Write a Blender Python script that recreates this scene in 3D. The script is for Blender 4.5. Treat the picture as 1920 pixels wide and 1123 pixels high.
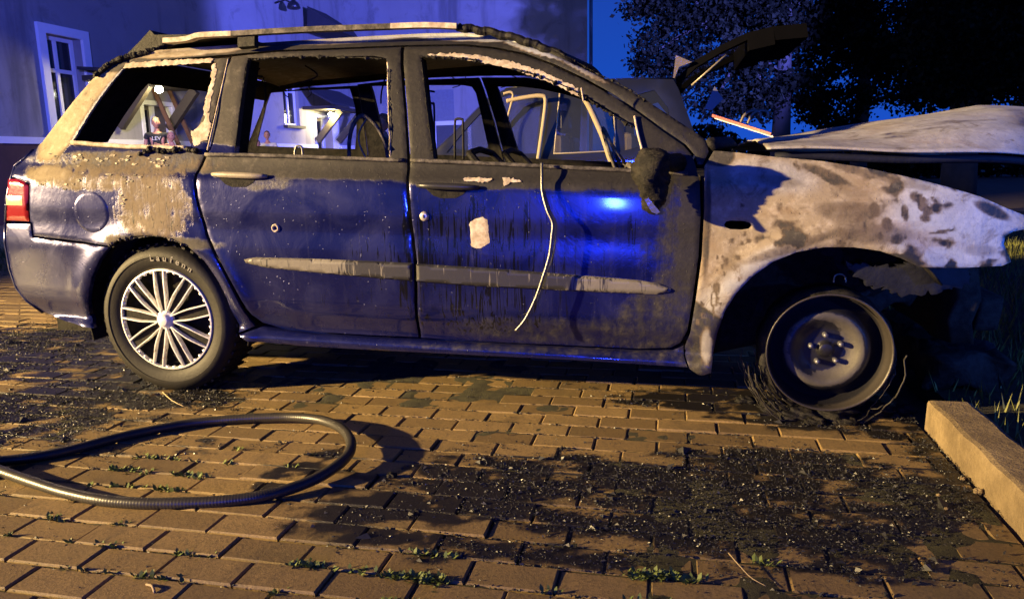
import bpy, bmesh, math, random
import numpy as np
from mathutils import Vector, Matrix
from mathutils.geometry import delaunay_2d_cdt
random.seed(7); rng = np.random.default_rng(7)
R_ = math.radians
for o in list(bpy.data.objects): bpy.data.objects.remove(o)
SC = bpy.context.scene
COL = SC.collection

# ------------------------------------------------------------------ camera
F_PX, YAW, PITCH, ROLL, CH = 1390.46, .2128, .1892, -.0199, .9393
cam_d = bpy.data.cameras.new('camera'); cam = bpy.data.objects.new('camera', cam_d); COL.objects.link(cam)
cam_d.sensor_width = 36; cam_d.lens = 36 * F_PX / 1920; cam_d.clip_end = 600; cam_d.clip_start = .05
_F = Vector((-math.sin(YAW) * math.cos(PITCH), math.cos(YAW) * math.cos(PITCH), -math.sin(PITCH)))
_R0 = Vector((math.cos(YAW), math.sin(YAW), 0)); _U0 = _R0.cross(_F)
_R = _R0 * math.cos(ROLL) + _U0 * math.sin(ROLL); _U = -_R0 * math.sin(ROLL) + _U0 * math.cos(ROLL)
M = Matrix((( _R.x, _U.x, -_F.x, 0), (_R.y, _U.y, -_F.y, 0), (_R.z, _U.z, -_F.z, CH), (0, 0, 0, 1)))
cam.matrix_world = M
SC.camera = cam

# ------------------------------------------------------------------ world, lamps, exposure
w = bpy.data.worlds.new('World'); SC.world = w; w.use_nodes = True
nt = w.node_tree; bg = nt.nodes['Background']
sky = nt.nodes.new('ShaderNodeTexSky'); sky.sky_type = 'NISHITA'; sky.sun_disc = False
sky.sun_elevation = R_(-3.0); sky.sun_rotation = R_(200); sky.air_density = 1.6; sky.ozone_density = 6
tint = nt.nodes.new('ShaderNodeMix'); tint.data_type = 'RGBA'; tint.blend_type = 'MULTIPLY'; tint.inputs[0].default_value = 1
tint.inputs[7].default_value = (.30, .62, 1, 1)
dusk = nt.nodes.new('ShaderNodeMix'); dusk.data_type = 'RGBA'; dusk.blend_type = 'ADD'; dusk.inputs[0].default_value = 1; dusk.inputs[7].default_value = (.0022, .0125, .075, 1)
gtc = nt.nodes.new('ShaderNodeTexCoord'); gsx = nt.nodes.new('ShaderNodeSeparateXYZ'); nt.links.new(gtc.outputs['Generated'], gsx.inputs[0])
grr = nt.nodes.new('ShaderNodeValToRGB'); nt.links.new(gsx.outputs[2], grr.inputs[0])   # dusk: brighter near the horizon, deep at the zenith
grr.color_ramp.elements[0].position = 0; grr.color_ramp.elements[0].color = (.0032, .026, .185, 1); grr.color_ramp.elements[1].position = .55; grr.color_ramp.elements[1].color = (.0004, .0022, .016, 1)
gm_ = grr.color_ramp.elements.new(.22); gm_.color = (.0024, .017, .120, 1)
nt.links.new(grr.outputs[0], dusk.inputs[7])
nt.links.new(sky.outputs[0], tint.inputs[6]); nt.links.new(tint.outputs[2], dusk.inputs[6]); nt.links.new(dusk.outputs[2], bg.inputs[0]); bg.inputs[1].default_value = 3.2

def lamp(name, kind, loc, energy, color, target=None, size=.1, spot=60, blend=.5):
    d = bpy.data.lights.new(name, kind); d.energy = energy; d.color = color
    if kind in ('SPOT', 'POINT'): d.shadow_soft_size = size
    if kind == 'SPOT': d.spot_size = R_(spot); d.spot_blend = blend
    o = bpy.data.objects.new(name, d); COL.objects.link(o); o.location = loc
    if target is not None:
        o.rotation_euler = (Vector(target) - Vector(loc)).to_track_quat('-Z', 'Y').to_euler()
    return o
lamp('work_light', 'SPOT', (-15, -4.2, 4.0), 60000, (1, .70, .30), (-.4, 4.9, .75), .14, 30, .95)
lamp('blue_beacon', 'SPOT', (-.85, -6.5, 1.55), 1000, (.02, .05, 1), (-.75, 2.6, .85), .13, 26, .8)
lamp('blue_beacon', 'SPOT', (6.5, -3.6, 1.6), 3600, (.06, .20, 1), (1.45, 2.8, .8), .2, 13, 1)
lamp('blue_beacon', 'SPOT', (6.5, 7.5, 3.2), 46000, (.12, .14, 1), (-5.9, 23.5, 5.0), .25, 48, .3)
lamp('truck_light', 'SPOT', (-7.2, 6.2, 2.6), 2000, (1, .78, .60), (-10.3, 15.0, 1.2), .1, 30, .8)
lamp('blue_beacon', 'SPOT', (-5.2, 4.2, 3.0), 3600, (.11, .13, 1), (-11.5, 12.5, 3.6), .2, 90, .8)
SC.view_settings.view_transform = 'Standard'; SC.view_settings.look = 'None'
SC.view_settings.exposure = 0; SC.view_settings.gamma = 1

# ------------------------------------------------------------------ pixel <-> place helpers
def ray(px, py):
    return _F + _R * ((px - 960) / F_PX) - _U * ((py - 561.5) / F_PX)
def at(px, py, Y):
    d = ray(px, py); t = Y / d.y; return Vector((d.x * t, Y, CH + d.z * t))
def atX(px, py, X):
    d = ray(px, py); t = X / d.x; return Vector((X, d.y * t, CH + d.z * t))
def gnd(px, py, z=0):
    d = ray(px, py); t = (z - CH) / d.z; return Vector((d.x * t, d.y * t, z))
def proj_np(P):
    d = P - np.array([0, 0, CH]); z = d @ np.array(_F)
    return 960 + F_PX * (d @ np.array(_R)) / z, 561.5 - F_PX * (d @ np.array(_U)) / z

# ------------------------------------------------------------------ mesh helpers
def tag(o, label=None, cat=None, group=None, kind=None):
    if label: o['label'] = label
    if cat: o['category'] = cat
    if group: o['group'] = group
    if kind: o['kind'] = kind
    return o
def empty(name, loc=(0, 0, 0), rz=0):
    o = bpy.data.objects.new(name, None); COL.objects.link(o); o.location = loc; o.rotation_euler.z = rz
    o.empty_display_size = .1; return o
def link(name, me, mat, parent=None, smooth=True):
    me.name = name
    if mat is not None:
        me.materials.append(mat)
    o = bpy.data.objects.new(name, me); COL.objects.link(o)
    if smooth: me.polygons.foreach_set('use_smooth', [True] * len(me.polygons))
    if parent is not None:
        o.parent = parent
        p, off = parent, Vector((0, 0, 0)); 
        rot = Matrix.Identity(4); chain = []
        while p: chain.append(p); p = p.parent
        m = Matrix.Identity(4)
        for q in reversed(chain): m = m @ q.matrix_basis
        o.matrix_parent_inverse = Matrix.Identity(4)
        me.transform(m.inverted())          # verts are given in world space, kept local to the parent
    return o
class MB:
    def __init__(s): s.v = []; s.f = []
    def add(s, vs, fs):
        n = len(s.v); s.v += [tuple(x) for x in vs]; s.f += [tuple(i + n for i in f) for f in fs]
    def box(s, a, b, rz=0, c=None, bev=0):
        a, b = Vector(a), Vector(b); mid = (a + b) / 2 if c is None else Vector(c)
        h = (b - a) / 2; bv = min(bev, abs(h.x) * .9, abs(h.y) * .9, abs(h.z) * .9)
        rings = []
        if bv <= 0:
            vs = [Vector((x, y, z)) for z in (a.z, b.z) for x, y in ((a.x, a.y), (b.x, a.y), (b.x, b.y), (a.x, b.y))]
            fs = [(3, 2, 1, 0), (4, 5, 6, 7), (0, 1, 5, 4), (1, 2, 6, 5), (2, 3, 7, 6), (3, 0, 4, 7)]
        else:
            bm = bmesh.new(); bmesh.ops.create_cube(bm, size=1)
            for v in bm.verts: v.co = Vector((v.co.x * 2 * h.x, v.co.y * 2 * h.y, v.co.z * 2 * h.z)) + (a + b) / 2
            bmesh.ops.bevel(bm, geom=bm.edges[:], offset=bv, segments=2, affect='EDGES', profile=.6)
            bm.verts.index_update(); vs = [v.co.copy() for v in bm.verts]; fs = [[v.index for v in f.verts] for f in bm.faces]; bm.free()
        if rz:
            m = Matrix.Rotation(rz, 3, 'Z'); vs = [m @ (v - mid) + mid for v in vs]
        s.add(vs, fs); return s
    def bar(s, p, q, w, t, up=(0, 0, 1)):
        p, q = Vector(p), Vector(q); d = (q - p).normalized(); u = Vector(up)
        if abs(d.dot(u)) > .95: u = Vector((0, 1, 0))
        a = d.cross(u).normalized(); b = a.cross(d)
        vs = [c + a * i * w / 2 + b * j * t / 2 for c in (p, q) for i, j in ((-1, -1), (1, -1), (1, 1), (-1, 1))]
        s.add(vs, [(3, 2, 1, 0), (4, 5, 6, 7), (0, 1, 5, 4), (1, 2, 6, 5), (2, 3, 7, 6), (3, 0, 4, 7)]); return s
    def tube(s, pts, r, n=10, closed=False, caps=True):
        pts = [Vector(p) for p in pts]; N = len(pts); rr = r if hasattr(r, '__len__') else [r] * N
        vs = []; prev = None
        for i, p in enumerate(pts):
            t = (pts[(i + 1) % N] - pts[i - 1]) if closed else (pts[min(i + 1, N - 1)] - pts[max(i - 1, 0)])
            t.normalize()
            if prev is None:
                a = t.cross(Vector((0, 0, 1)));
                if a.length < .05: a = t.cross(Vector((0, 1, 0)))
            else: a = prev - t * prev.dot(t)
            a.normalize(); prev = a; b = t.cross(a)
            for k in range(n):
                an = 2 * math.pi * k / n; vs.append(p + (a * math.cos(an) + b * math.sin(an)) * rr[i])
        fs = [(i * n + k, i * n + (k + 1) % n, ((i + 1) % N) * n + (k + 1) % n, ((i + 1) % N) * n + k)
              for i in range(N if closed else N - 1) for k in range(n)]
        if caps and not closed: fs += [tuple(range(n))[::-1], tuple((N - 1) * n + k for k in range(n))]
        s.add(vs, fs); return s
    def lathe(s, prof, c, n=72, axis='Y'):
        # prof: (radius, depth) ; axis along +Y (depth grows away from the camera)
        c = Vector(c); vs = []
        for r, d in prof:
            for k in range(n):
                a = 2 * math.pi * k / n
                vs.append(c + (Vector((r * math.cos(a), d, r * math.sin(a))) if axis == 'Y' else Vector((r * math.cos(a), r * math.sin(a), d))))
        m = len(prof)
        fs = [(i * n + k, (i + 1) * n + k, (i + 1) * n + (k + 1) % n, i * n + (k + 1) % n) for i in range(m - 1) for k in range(n)]
        s.add(vs, fs); return s
    def prism(s, poly, d):      # poly: list of 3D points in a plane, d: offset vector
        n = len(poly); d = Vector(d); vs = [Vector(p) for p in poly] + [Vector(p) + d for p in poly]
        s.add(vs, [tuple(range(n)), tuple(range(2 * n - 1, n - 1, -1))] + [(i, (i + 1) % n + 0, (i + 1) % n + n, i + n)[::-1] for i in range(n)]); return s
    def mesh(s, name='m'):
        me = bpy.data.meshes.new(name); me.from_pydata(s.v, [], s.f)
        bm = bmesh.new(); bm.from_mesh(me); bmesh.ops.recalc_face_normals(bm, faces=bm.faces[:]); bm.to_mesh(me); bm.free()
        return me
    def build(s, name, mat, parent=None, smooth=False):
        return link(name, s.mesh(name), mat, parent, smooth)
def smooth_auto(o, ang=35):
    me = o.data; me.polygons.foreach_set('use_smooth', [True] * len(me.polygons))
    me.set_sharp_from_angle(angle=R_(ang)); return o
def spline(pts, n=8, closed=False):
    P = [np.array(p, float) for p in pts]; N = len(P); out = []
    rngi = range(N) if closed else range(N - 1)
    for i in rngi:
        p0 = P[i - 1] if (closed or i > 0) else P[0]; p1 = P[i]; p2 = P[(i + 1) % N]
        p3 = P[(i + 2) % N] if (closed or i + 2 < N) else P[-1]
        for k in range(n):
            t = k / n
            out.append(.5 * ((2 * p1) + (-p0 + p2) * t + (2 * p0 - 5 * p1 + 4 * p2 - p3) * t * t + (-p0 + 3 * p1 - 3 * p2 + p3) * t ** 3))
    if not closed: out.append(P[-1])
    return out

# ------------------------------------------------------------------ materials
def mat(name):
    m = bpy.data.materials.new(name); m.use_nodes = True; t = m.node_tree
    return m, t, t.nodes['Principled BSDF']
def N(t, kind, **k):
    n = t.nodes.new('ShaderNode' + kind)
    for a, b in k.items(): setattr(n, a, b)
    return n
def coords(t, scale=(1, 1, 1), geo=True):
    mp = N(t, 'Mapping'); mp.inputs['Scale'].default_value = scale
    if geo: g = N(t, 'NewGeometry'); t.links.new(g.outputs['Position'], mp.inputs[0])
    else: g = N(t, 'TexCoord'); t.links.new(g.outputs['Object'], mp.inputs[0])
    return mp.outputs[0]
def noise(t, vec, scale, detail=5, rough=.6, dist=0):
    n = N(t, 'TexNoise'); n.inputs['Scale'].default_value = scale; n.inputs['Detail'].default_value = detail
    n.inputs['Roughness'].default_value = rough; n.inputs['Distortion'].default_value = dist
    t.links.new(vec, n.inputs['Vector']); return n.outputs['Fac']
def ramp(t, fac, stops, interp='LINEAR'):
    r = N(t, 'ValToRGB'); r.color_ramp.interpolation = interp
    e = r.color_ramp.elements
    while len(e) > 1: e.remove(e[-1])
    for i, (p, c) in enumerate(stops):
        c = c if hasattr(c, '__len__') else (c, c, c)
        x = e[0] if i == 0 else e.new(p)
        x.position = p; x.color = (*c[:3], 1)
    t.links.new(fac, r.inputs[0]); return r.outputs[0]
def mixc(t, fac, a, b, mode='MIX'):
    m = N(t, 'Mix', data_type='RGBA', blend_type=mode)
    for s, v in ((0, fac), (6, a), (7, b)):
        if isinstance(v, (int, float)): m.inputs[s].default_value = v if s == 0 else (v, v, v, 1)
        elif hasattr(v, '__len__'): m.inputs[s].default_value = (*v[:3], 1)
        else: t.links.new(v, m.inputs[s])
    return m.outputs[2]
def math_(t, op, a, b=0, c=None, clamp=False):
    m = N(t, 'Math', operation=op); m.use_clamp = clamp
    for s, v in enumerate((a, b) if c is None else (a, b, c)):
        if isinstance(v, (int, float)): m.inputs[s].default_value = v
        else: t.links.new(v, m.inputs[s])
    return m.outputs[0]
def sstep(t, x, lo, hi):
    m = N(t, 'MapRange', interpolation_type='SMOOTHSTEP'); t.links.new(x, m.inputs[0])
    m.inputs[1].default_value = lo; m.inputs[2].default_value = hi; return m.outputs[0]
def bump(t, h, strength=.4, dist=.01, prev=None):
    b = N(t, 'Bump'); b.inputs['Strength'].default_value = strength; b.inputs['Distance'].default_value = dist
    t.links.new(h, b.inputs['Height'])
    if prev is not None: t.links.new(prev, b.inputs['Normal'])
    return b.outputs[0]
def simple(name, col, rough=.6, metal=0, var=.25, nscale=12, bmp=.2, bdist=.004, coat=0, emit=None, es=1, spec=.5):
    m, t, b = mat(name); v = coords(t)
    n = noise(t, v, nscale, 6)
    c = mixc(t, n, [x * (1 - var) for x in col], [x * (1 + var) for x in col]); t.links.new(c, b.inputs['Base Color'])
    b.inputs['Roughness'].default_value = rough; b.inputs['Metallic'].default_value = metal
    b.inputs['Specular IOR Level'].default_value = spec
    b.inputs['Coat Weight'].default_value = coat; b.inputs['Coat Roughness'].default_value = .08
    if bmp: t.links.new(bump(t, noise(t, v, nscale * 4, 6), bmp, bdist), b.inputs['Normal'])
    if emit: b.inputs['Emission Color'].default_value = (*emit, 1); b.inputs['Emission Strength'].default_value = es
    return m

def body_material():
    m, t, b = mat('burnt_car_paint'); v = coords(t)
    at_ = N(t, 'Attribute', attribute_name='burn'); sp = N(t, 'SeparateColor'); t.links.new(at_.outputs['Color'], sp.inputs[0])
    soot, ash, warm = sp.outputs; drip = N(t, 'Attribute', attribute_name='drip').outputs['Fac']
    n1 = noise(t, v, 22, 9, .68); n2 = noise(t, v, 5, 6, .6, .6); n3 = noise(t, v, 90, 6, .7)
    vs = coords(t, (34, 34, 2.6)); nd = noise(t, vs, 1, 6, .62, .7)
    vs2 = coords(t, (70, 70, 3.6)); nd2 = noise(t, vs2, 1, 4, .58, 1.3)
    # clean navy paint with road film and wipe marks
    film = sstep(t, n2, .35, .75)
    c = mixc(t, film, (.004, .006, .066), (.014, .017, .086))
    streak = sstep(t, nd, .52, .75)
    c = mixc(t, math_(t, 'MULTIPLY', streak, .16), c, (.07, .07, .12))
    # flakes of metal in the paint
    # soot
    sm = sstep(t, math_(t, 'ADD', math_(t, 'MULTIPLY_ADD', math_(t, 'SUBTRACT', nd, .5), .5, soot), math_(t, 'MULTIPLY', math_(t, 'SUBTRACT', n1, .5), .9)), .24, .80)
    sg = mixc(t, n3, (.035, .033, .030), (.085, .078, .066))
    sg = mixc(t, sstep(t, n1, .5, .75), sg, (.15, .135, .11))
    sc = mixc(t, n3, (.004, .004, .005), (.020, .019, .018))
    sc = mixc(t, warm, sc, sg)
    c = mixc(t, sm, c, sc)
    # ash / bare burnt metal
    am = sstep(t, math_(t, 'ADD', math_(t, 'MULTIPLY_ADD', math_(t, 'SUBTRACT', nd, .5), .7, ash), math_(t, 'MULTIPLY', math_(t, 'SUBTRACT', n1, .5), .9)), .30, .66)
    wa = mixc(t, n2, (.36, .30, .19), (.23, .19, .14))
    wa = mixc(t, sstep(t, n1, .45, .8), wa, (.50, .44, .34))
    ca = mixc(t, n1, (.16, .19, .25), (.50, .53, .58))
    ac = mixc(t, warm, ca, wa)
    ac = mixc(t, math_(t, 'MULTIPLY', sstep(t, noise(t, v, 9, 8, .7, 1.2), .52, .70), .8), ac, (.11, .085, .06))
    ac = mixc(t, math_(t, 'MULTIPLY', sstep(t, noise(t, coords(t, (1, 1, 1.7)), 4.2, 6, .6, 1.), .50, .72), .45), ac, (.22, .14, .065))
    ac = mixc(t, math_(t, 'MULTIPLY', sstep(t, n3, .5, .75), .35), ac, (.08, .065, .05))
    # low 'ash' values inside the bare zones read as brown scorch
    ac = mixc(t, sstep(t, ash, .95, .45), ac, mixc(t, n3, (.055, .042, .03), (.16, .12, .08)))
    c = mixc(t, am, c, ac)
    # wet black runs
    dm = sstep(t, math_(t, 'ADD', drip, math_(t, 'MULTIPLY', math_(t, 'SUBTRACT', nd2, .5), 2.4)), .44, .54)
    dm = math_(t, 'MULTIPLY', dm, sstep(t, drip, .02, .1))
    c = mixc(t, dm, c, (.006, .006, .009))
    t.links.new(c, b.inputs['Base Color'])
    burnt = math_(t, 'MAXIMUM', sm, am)
    r = math_(t, 'MULTIPLY_ADD', burnt, .42, .24); r = math_(t, 'MULTIPLY_ADD', film, .10, r)
    r = math_(t, 'MULTIPLY_ADD', math_(t, 'MULTIPLY', sm, math_(t, 'SUBTRACT', 1, warm)), -.16, r)
    r = math_(t, 'MULTIPLY_ADD', dm, -.08, r, clamp=True)
    t.links.new(r, b.inputs['Roughness'])
    t.links.new(math_(t, 'MULTIPLY', math_(t, 'SUBTRACT', 1, burnt), .45), b.inputs['Metallic'])
    t.links.new(math_(t, 'MULTIPLY', math_(t, 'SUBTRACT', 1, burnt), .8), b.inputs['Coat Weight'])
    b.inputs['Coat Roughness'].default_value = .07
    t.links.new(math_(t, 'MULTIPLY_ADD', math_(t, 'MULTIPLY', burnt, math_(t, 'MULTIPLY_ADD', warm, .5, .5)), -.40, .5), b.inputs['Specular IOR Level'])
    # droplets
    vo = N(t, 'TexVoronoi'); vo.inputs['Scale'].default_value = 85; t.links.new(v, vo.inputs['Vector'])
    sel = N(t, 'SeparateColor'); t.links.new(vo.outputs['Color'], sel.inputs[0])
    d = math_(t, 'MULTIPLY', sstep(t, vo.outputs['Distance'], .24, .05), sstep(t, sel.outputs[0], .82, .86))
    h = math_(t, 'MULTIPLY_ADD', burnt, math_(t, 'MULTIPLY', n1, .5), math_(t, 'MULTIPLY', d, .35))
    h = math_(t, 'MULTIPLY_ADD', am, .12, h)
    h2 = math_(t, 'ADD', h, math_(t, 'MULTIPLY', dm, .02))
    t.links.new(bump(t, h2, .55, .006, bump(t, n2, .12, .03)), b.inputs['Normal'])
    return m
def char_material(name='charred', lo=(.010, .010, .010), hi=(.055, .05, .045), rough=.62, bs=.7):
    m, t, b = mat(name); v = coords(t); n = noise(t, v, 30, 9, .7); n2 = noise(t, v, 140, 6, .7)
    b.inputs['Specular IOR Level'].default_value = .18
    c = mixc(t, sstep(t, n, .35, .7), lo, hi); t.links.new(c, b.inputs['Base Color'])
    t.links.new(math_(t, 'MULTIPLY_ADD', n2, .5, rough - .25), b.inputs['Roughness'])
    t.links.new(bump(t, math_(t, 'MULTIPLY_ADD', n2, .3, n), bs, .008), b.inputs['Normal'])
    return m
M_BODY = body_material()
M_CHAR = char_material('charred', (.004, .004, .004), (.022, .020, .018))
M_CHAR2 = char_material('charred_grey', (.03, .028, .026), (.16, .145, .125), .7, .5)
M_IN = char_material('charred_interior', (.004, .004, .004), (.018, .016, .014), .8, .6)
M_PALE = char_material('scorched_pale_trim', (.30, .24, .17), (.62, .54, .43), .7, .35)
M_WIRE = simple('bare_wire', (.17, .165, .15), .4, .8, .3, 60)
M_BLACKP = simple('black_plastic', (.02, .02, .022), .35, 0, .2, 30, .1)

def brick_material():
    m, t, b = mat('paving_brick'); v = coords(t)
    a = N(t, 'Attribute', attribute_name='tone'); n1 = noise(t, v, 9, 6, .6); n2 = noise(t, v, 120, 6, .75); n3 = noise(t, v, 2.1, 6, .65, .5)
    c = mixc(t, a.outputs['Fac'], (.15, .100, .036), (.36, .245, .095))
    c = mixc(t, math_(t, 'MULTIPLY', n1, .75), c, (.17, .11, .042))
    c = mixc(t, math_(t, 'MULTIPLY', sstep(t, n2, .42, .7), .7), c, (.075, .05, .025))
    c = mixc(t, math_(t, 'MULTIPLY', sstep(t, noise(t, v, 3.3, 8, .72, .8), .5, .68), .55), c, (.07, .05, .03))
    c = mixc(t, math_(t, 'MULTIPLY', sstep(t, n3, .50, .75), .5), c, (.13, .105, .035))
    # soot stain carried by an attribute laid where the debris lies
    s = N(t, 'Attribute', attribute_name='stain').outputs['Fac']
    sm = sstep(t, math_(t, 'ADD', s, math_(t, 'MULTIPLY', math_(t, 'SUBTRACT', noise(t, v, 14, 9, .7), .5), 1.3)), .35, .75)
    c = mixc(t, sm, c, (.014, .012, .011)); t.links.new(c, b.inputs['Base Color'])
    t.links.new(math_(t, 'MULTIPLY_ADD', sm, -.30, .66), b.inputs['Roughness'])
    t.links.new(bump(t, math_(t, 'MULTIPLY_ADD', n2, .6, n1), .55, .005), b.inputs['Normal'])
    return m
M_BRICK = brick_material()
def dirt_material(name, a, b_, sc=8, rough=.95):
    m, t, b = mat(name); v = coords(t); n = noise(t, v, sc, 9, .7); n2 = noise(t, v, sc * 12, 6, .7)
    c = mixc(t, sstep(t, n, .3, .7), a, b_); c = mixc(t, math_(t, 'MULTIPLY', n2, .5), c, [x * .5 for x in a])
    t.links.new(c, b.inputs['Base Color']); b.inputs['Roughness'].default_value = rough
    t.links.new(bump(t, n2, .8, .01), b.inputs['Normal']); return m
M_DIRT = dirt_material('joint_dirt', (.022, .020, .010), (.070, .066, .026), 20)
M_GROUND = dirt_material('sandy_ground', (.16, .12, .07), (.26, .20, .12), 3)
M_KERB = dirt_material('kerb_concrete', (.16, .115, .06), (.38, .285, .155), 5, .9)
def plaster():
    m, t, b = mat('old_plaster'); v = coords(t); n = noise(t, v, .5, 7, .65, .4); n2 = noise(t, v, 35, 6); vs = coords(t, (1.6, 1.6, .22)); n3 = noise(t, vs, 1, 7, .6)
    c = mixc(t, n, (.22, .21, .20), (.36, .345, .33)); c = mixc(t, math_(t, 'MULTIPLY', sstep(t, n3, .50, .72), .7), c, (.10, .095, .09))
    c = mixc(t, math_(t, 'MULTIPLY', sstep(t, noise(t, v, 1.3, 9, .72, .9), .52, .66), .45), c, (.13, .12, .11))
    t.links.new(c, b.inputs['Base Color']); b.inputs['Roughness'].default_value = .92
    t.links.new(bump(t, math_(t, 'ADD', n2, n), .35, .02), b.inputs['Normal']); return m
M_PLASTER = plaster()
M_TRIM = simple('white_painted_trim', (.80, .80, .78), .6, 0, .08, 8, .1)
M_PLINTH = simple('dark_plinth', (.10, .045, .030), .9, 0, .3, 6, .3)
M_WOODD = simple('dark_timber', (.05, .04, .03), .7, 0, .3, 14, .3)
M_WGLASS = simple('window_glass_dark', (.012, .014, .02), .08, 0, .1, 3, 0)
M_ROOFT = simple('dark_roofing', (.03, .03, .035), .8, 0, .3, 5, .3)
M_DOORY = simple('yellow_lit_door', (.55, .45, .25), .6, 0, .15, 6, .1)  # yellow lamp light of the entrance is put into the door colour

def vnoise(x, y, seed=0):
    xi = np.floor(x).astype(int); yi = np.floor(y).astype(int); fx = x - xi; fy = y - yi
    fx = fx * fx * (3 - 2 * fx); fy = fy * fy * (3 - 2 * fy)
    def h(a, b):
        n = (a * 374761393 + b * 668265263 + seed * 974711) & 0x7fffffff; n = ((n ^ (n >> 13)) * 1274126177) & 0x7fffffff; return ((n ^ (n >> 16)) & 0xffff) / 65535.
    return (h(xi, yi) * (1 - fx) + h(xi + 1, yi) * fx) * (1 - fy) + (h(xi, yi + 1) * (1 - fx) + h(xi + 1, yi + 1) * fx) * fy
def fbm(x, y, sc=1, oct_=5, seed=0, g=.55):
    t = 0; a = 1; s = 0
    for k in range(oct_): t = t + a * vnoise(x * sc, y * sc, seed + k); s += a; a *= g; sc *= 2.03
    return t / s
# ------------------------------------------------------------------ ground
def blobs_eval(x, y, blobs):
    out = np.zeros_like(x)
    for cx, cy, rx, ry, an, val in blobs:
        a = math.radians(an); dx = x - cx; dy = y - cy
        u = (dx * math.cos(a) + dy * math.sin(a)) / rx; w_ = (-dx * math.sin(a) + dy * math.cos(a)) / ry
        d = np.sqrt(u * u + w_ * w_); k = np.clip((1.75 - d) / 1.25, 0, 1); out = np.maximum(out, val * k * k * (3 - 2 * k))
    return out
# debris field, in photo places converted to the ground plane through gnd()
DEB = [(1180, 930, 420, 62, 3, 1), (1380, 960, 330, 70, 6, 1), (760, 945, 200, 42, -6, .75), (1560, 885, 240, 35, 6, .75), (1700, 940, 160, 60, 10, .8),
       (1500, 1030, 300, 50, 5, .55), (950, 1030, 300, 32, 4, .45), (60, 660, 190, 40, -4, 1), (170, 745, 230, 38, -8, .9), (60, 800, 200, 34, -5, .75),
       (330, 738, 110, 28, 5, .9), (1500, 775, 260, 26, 5, 1), (1290, 755, 120, 16, 3, .9), (1780, 850, 70, 60, 30, .8), (1650, 800, 120, 22, 4, .7), (300, 850, 190, 20, -6, .35), (560, 880, 90, 18, -25, .5)]
def stain_at(P):
    px, py = proj_np(P); s = np.clip(blobs_eval(px, py, DEB) * 1.25, 0, 1)
    X, Y = P[:, 0], P[:, 1]; n = fbm(X, Y * 1.6, 7, 5, 3)
    n2 = fbm(X * .8 + Y, Y * 2.6, 19, 4, 8); return np.clip(s * 1.0 + ((n - .5) * 1.9 + (n2 - .52) * 1.5) * np.clip(s * 3, 0, 1), 0, 1)
bm_ = MB()
Z0 = 0.
# one big sheet: outer ground with gentle dip behind
def ground_sheet():
    xs = np.concatenate([[-300, -120, -60], np.arange(-30, 31, 2.), [60, 120, 300]]); ys = np.concatenate([[-60, -20], np.arange(-8, 41, 2.), [70, 150, 400]])
    vs = [(x, y, -.06) for y in ys for x in xs]; nx = len(xs)
    fs = [(j * nx + i, j * nx + i + 1, (j + 1) * nx + i + 1, (j + 1) * nx + i) for j in range(len(ys) - 1) for i in range(nx - 1)]
    me = bpy.data.meshes.new('g'); me.from_pydata(vs, [], fs); o = link('ground', me, M_GROUND); tag(o, kind='structure')
ground_sheet()
def joint_sand():
    xs = np.arange(-7, .86, .02); ys = np.arange(-.4, 9, .02) ; ys = np.concatenate([ys[ys < 3.6], np.arange(3.6, 9.1, .2)])
    gx, gy = np.meshgrid(xs, ys); z = -.0100 + .010 * np.clip(fbm(gx, gy, 9, 4, 5) * 2.2 - .75, 0, 1) - .0005
    V = np.stack([gx, gy, z], -1).reshape(-1, 3); nx, ny = len(xs), len(ys); i, j = np.meshgrid(np.arange(nx - 1), np.arange(ny - 1)); a = (j * nx + i).ravel()
    F = np.stack([a, a + 1, a + nx + 1, a + nx], 1); me = bpy.data.meshes.new('sand'); me.from_pydata(V.tolist(), [], F.tolist()); tag(link('joint_sand', me, M_DIRT), kind='structure')
joint_sand()
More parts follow.
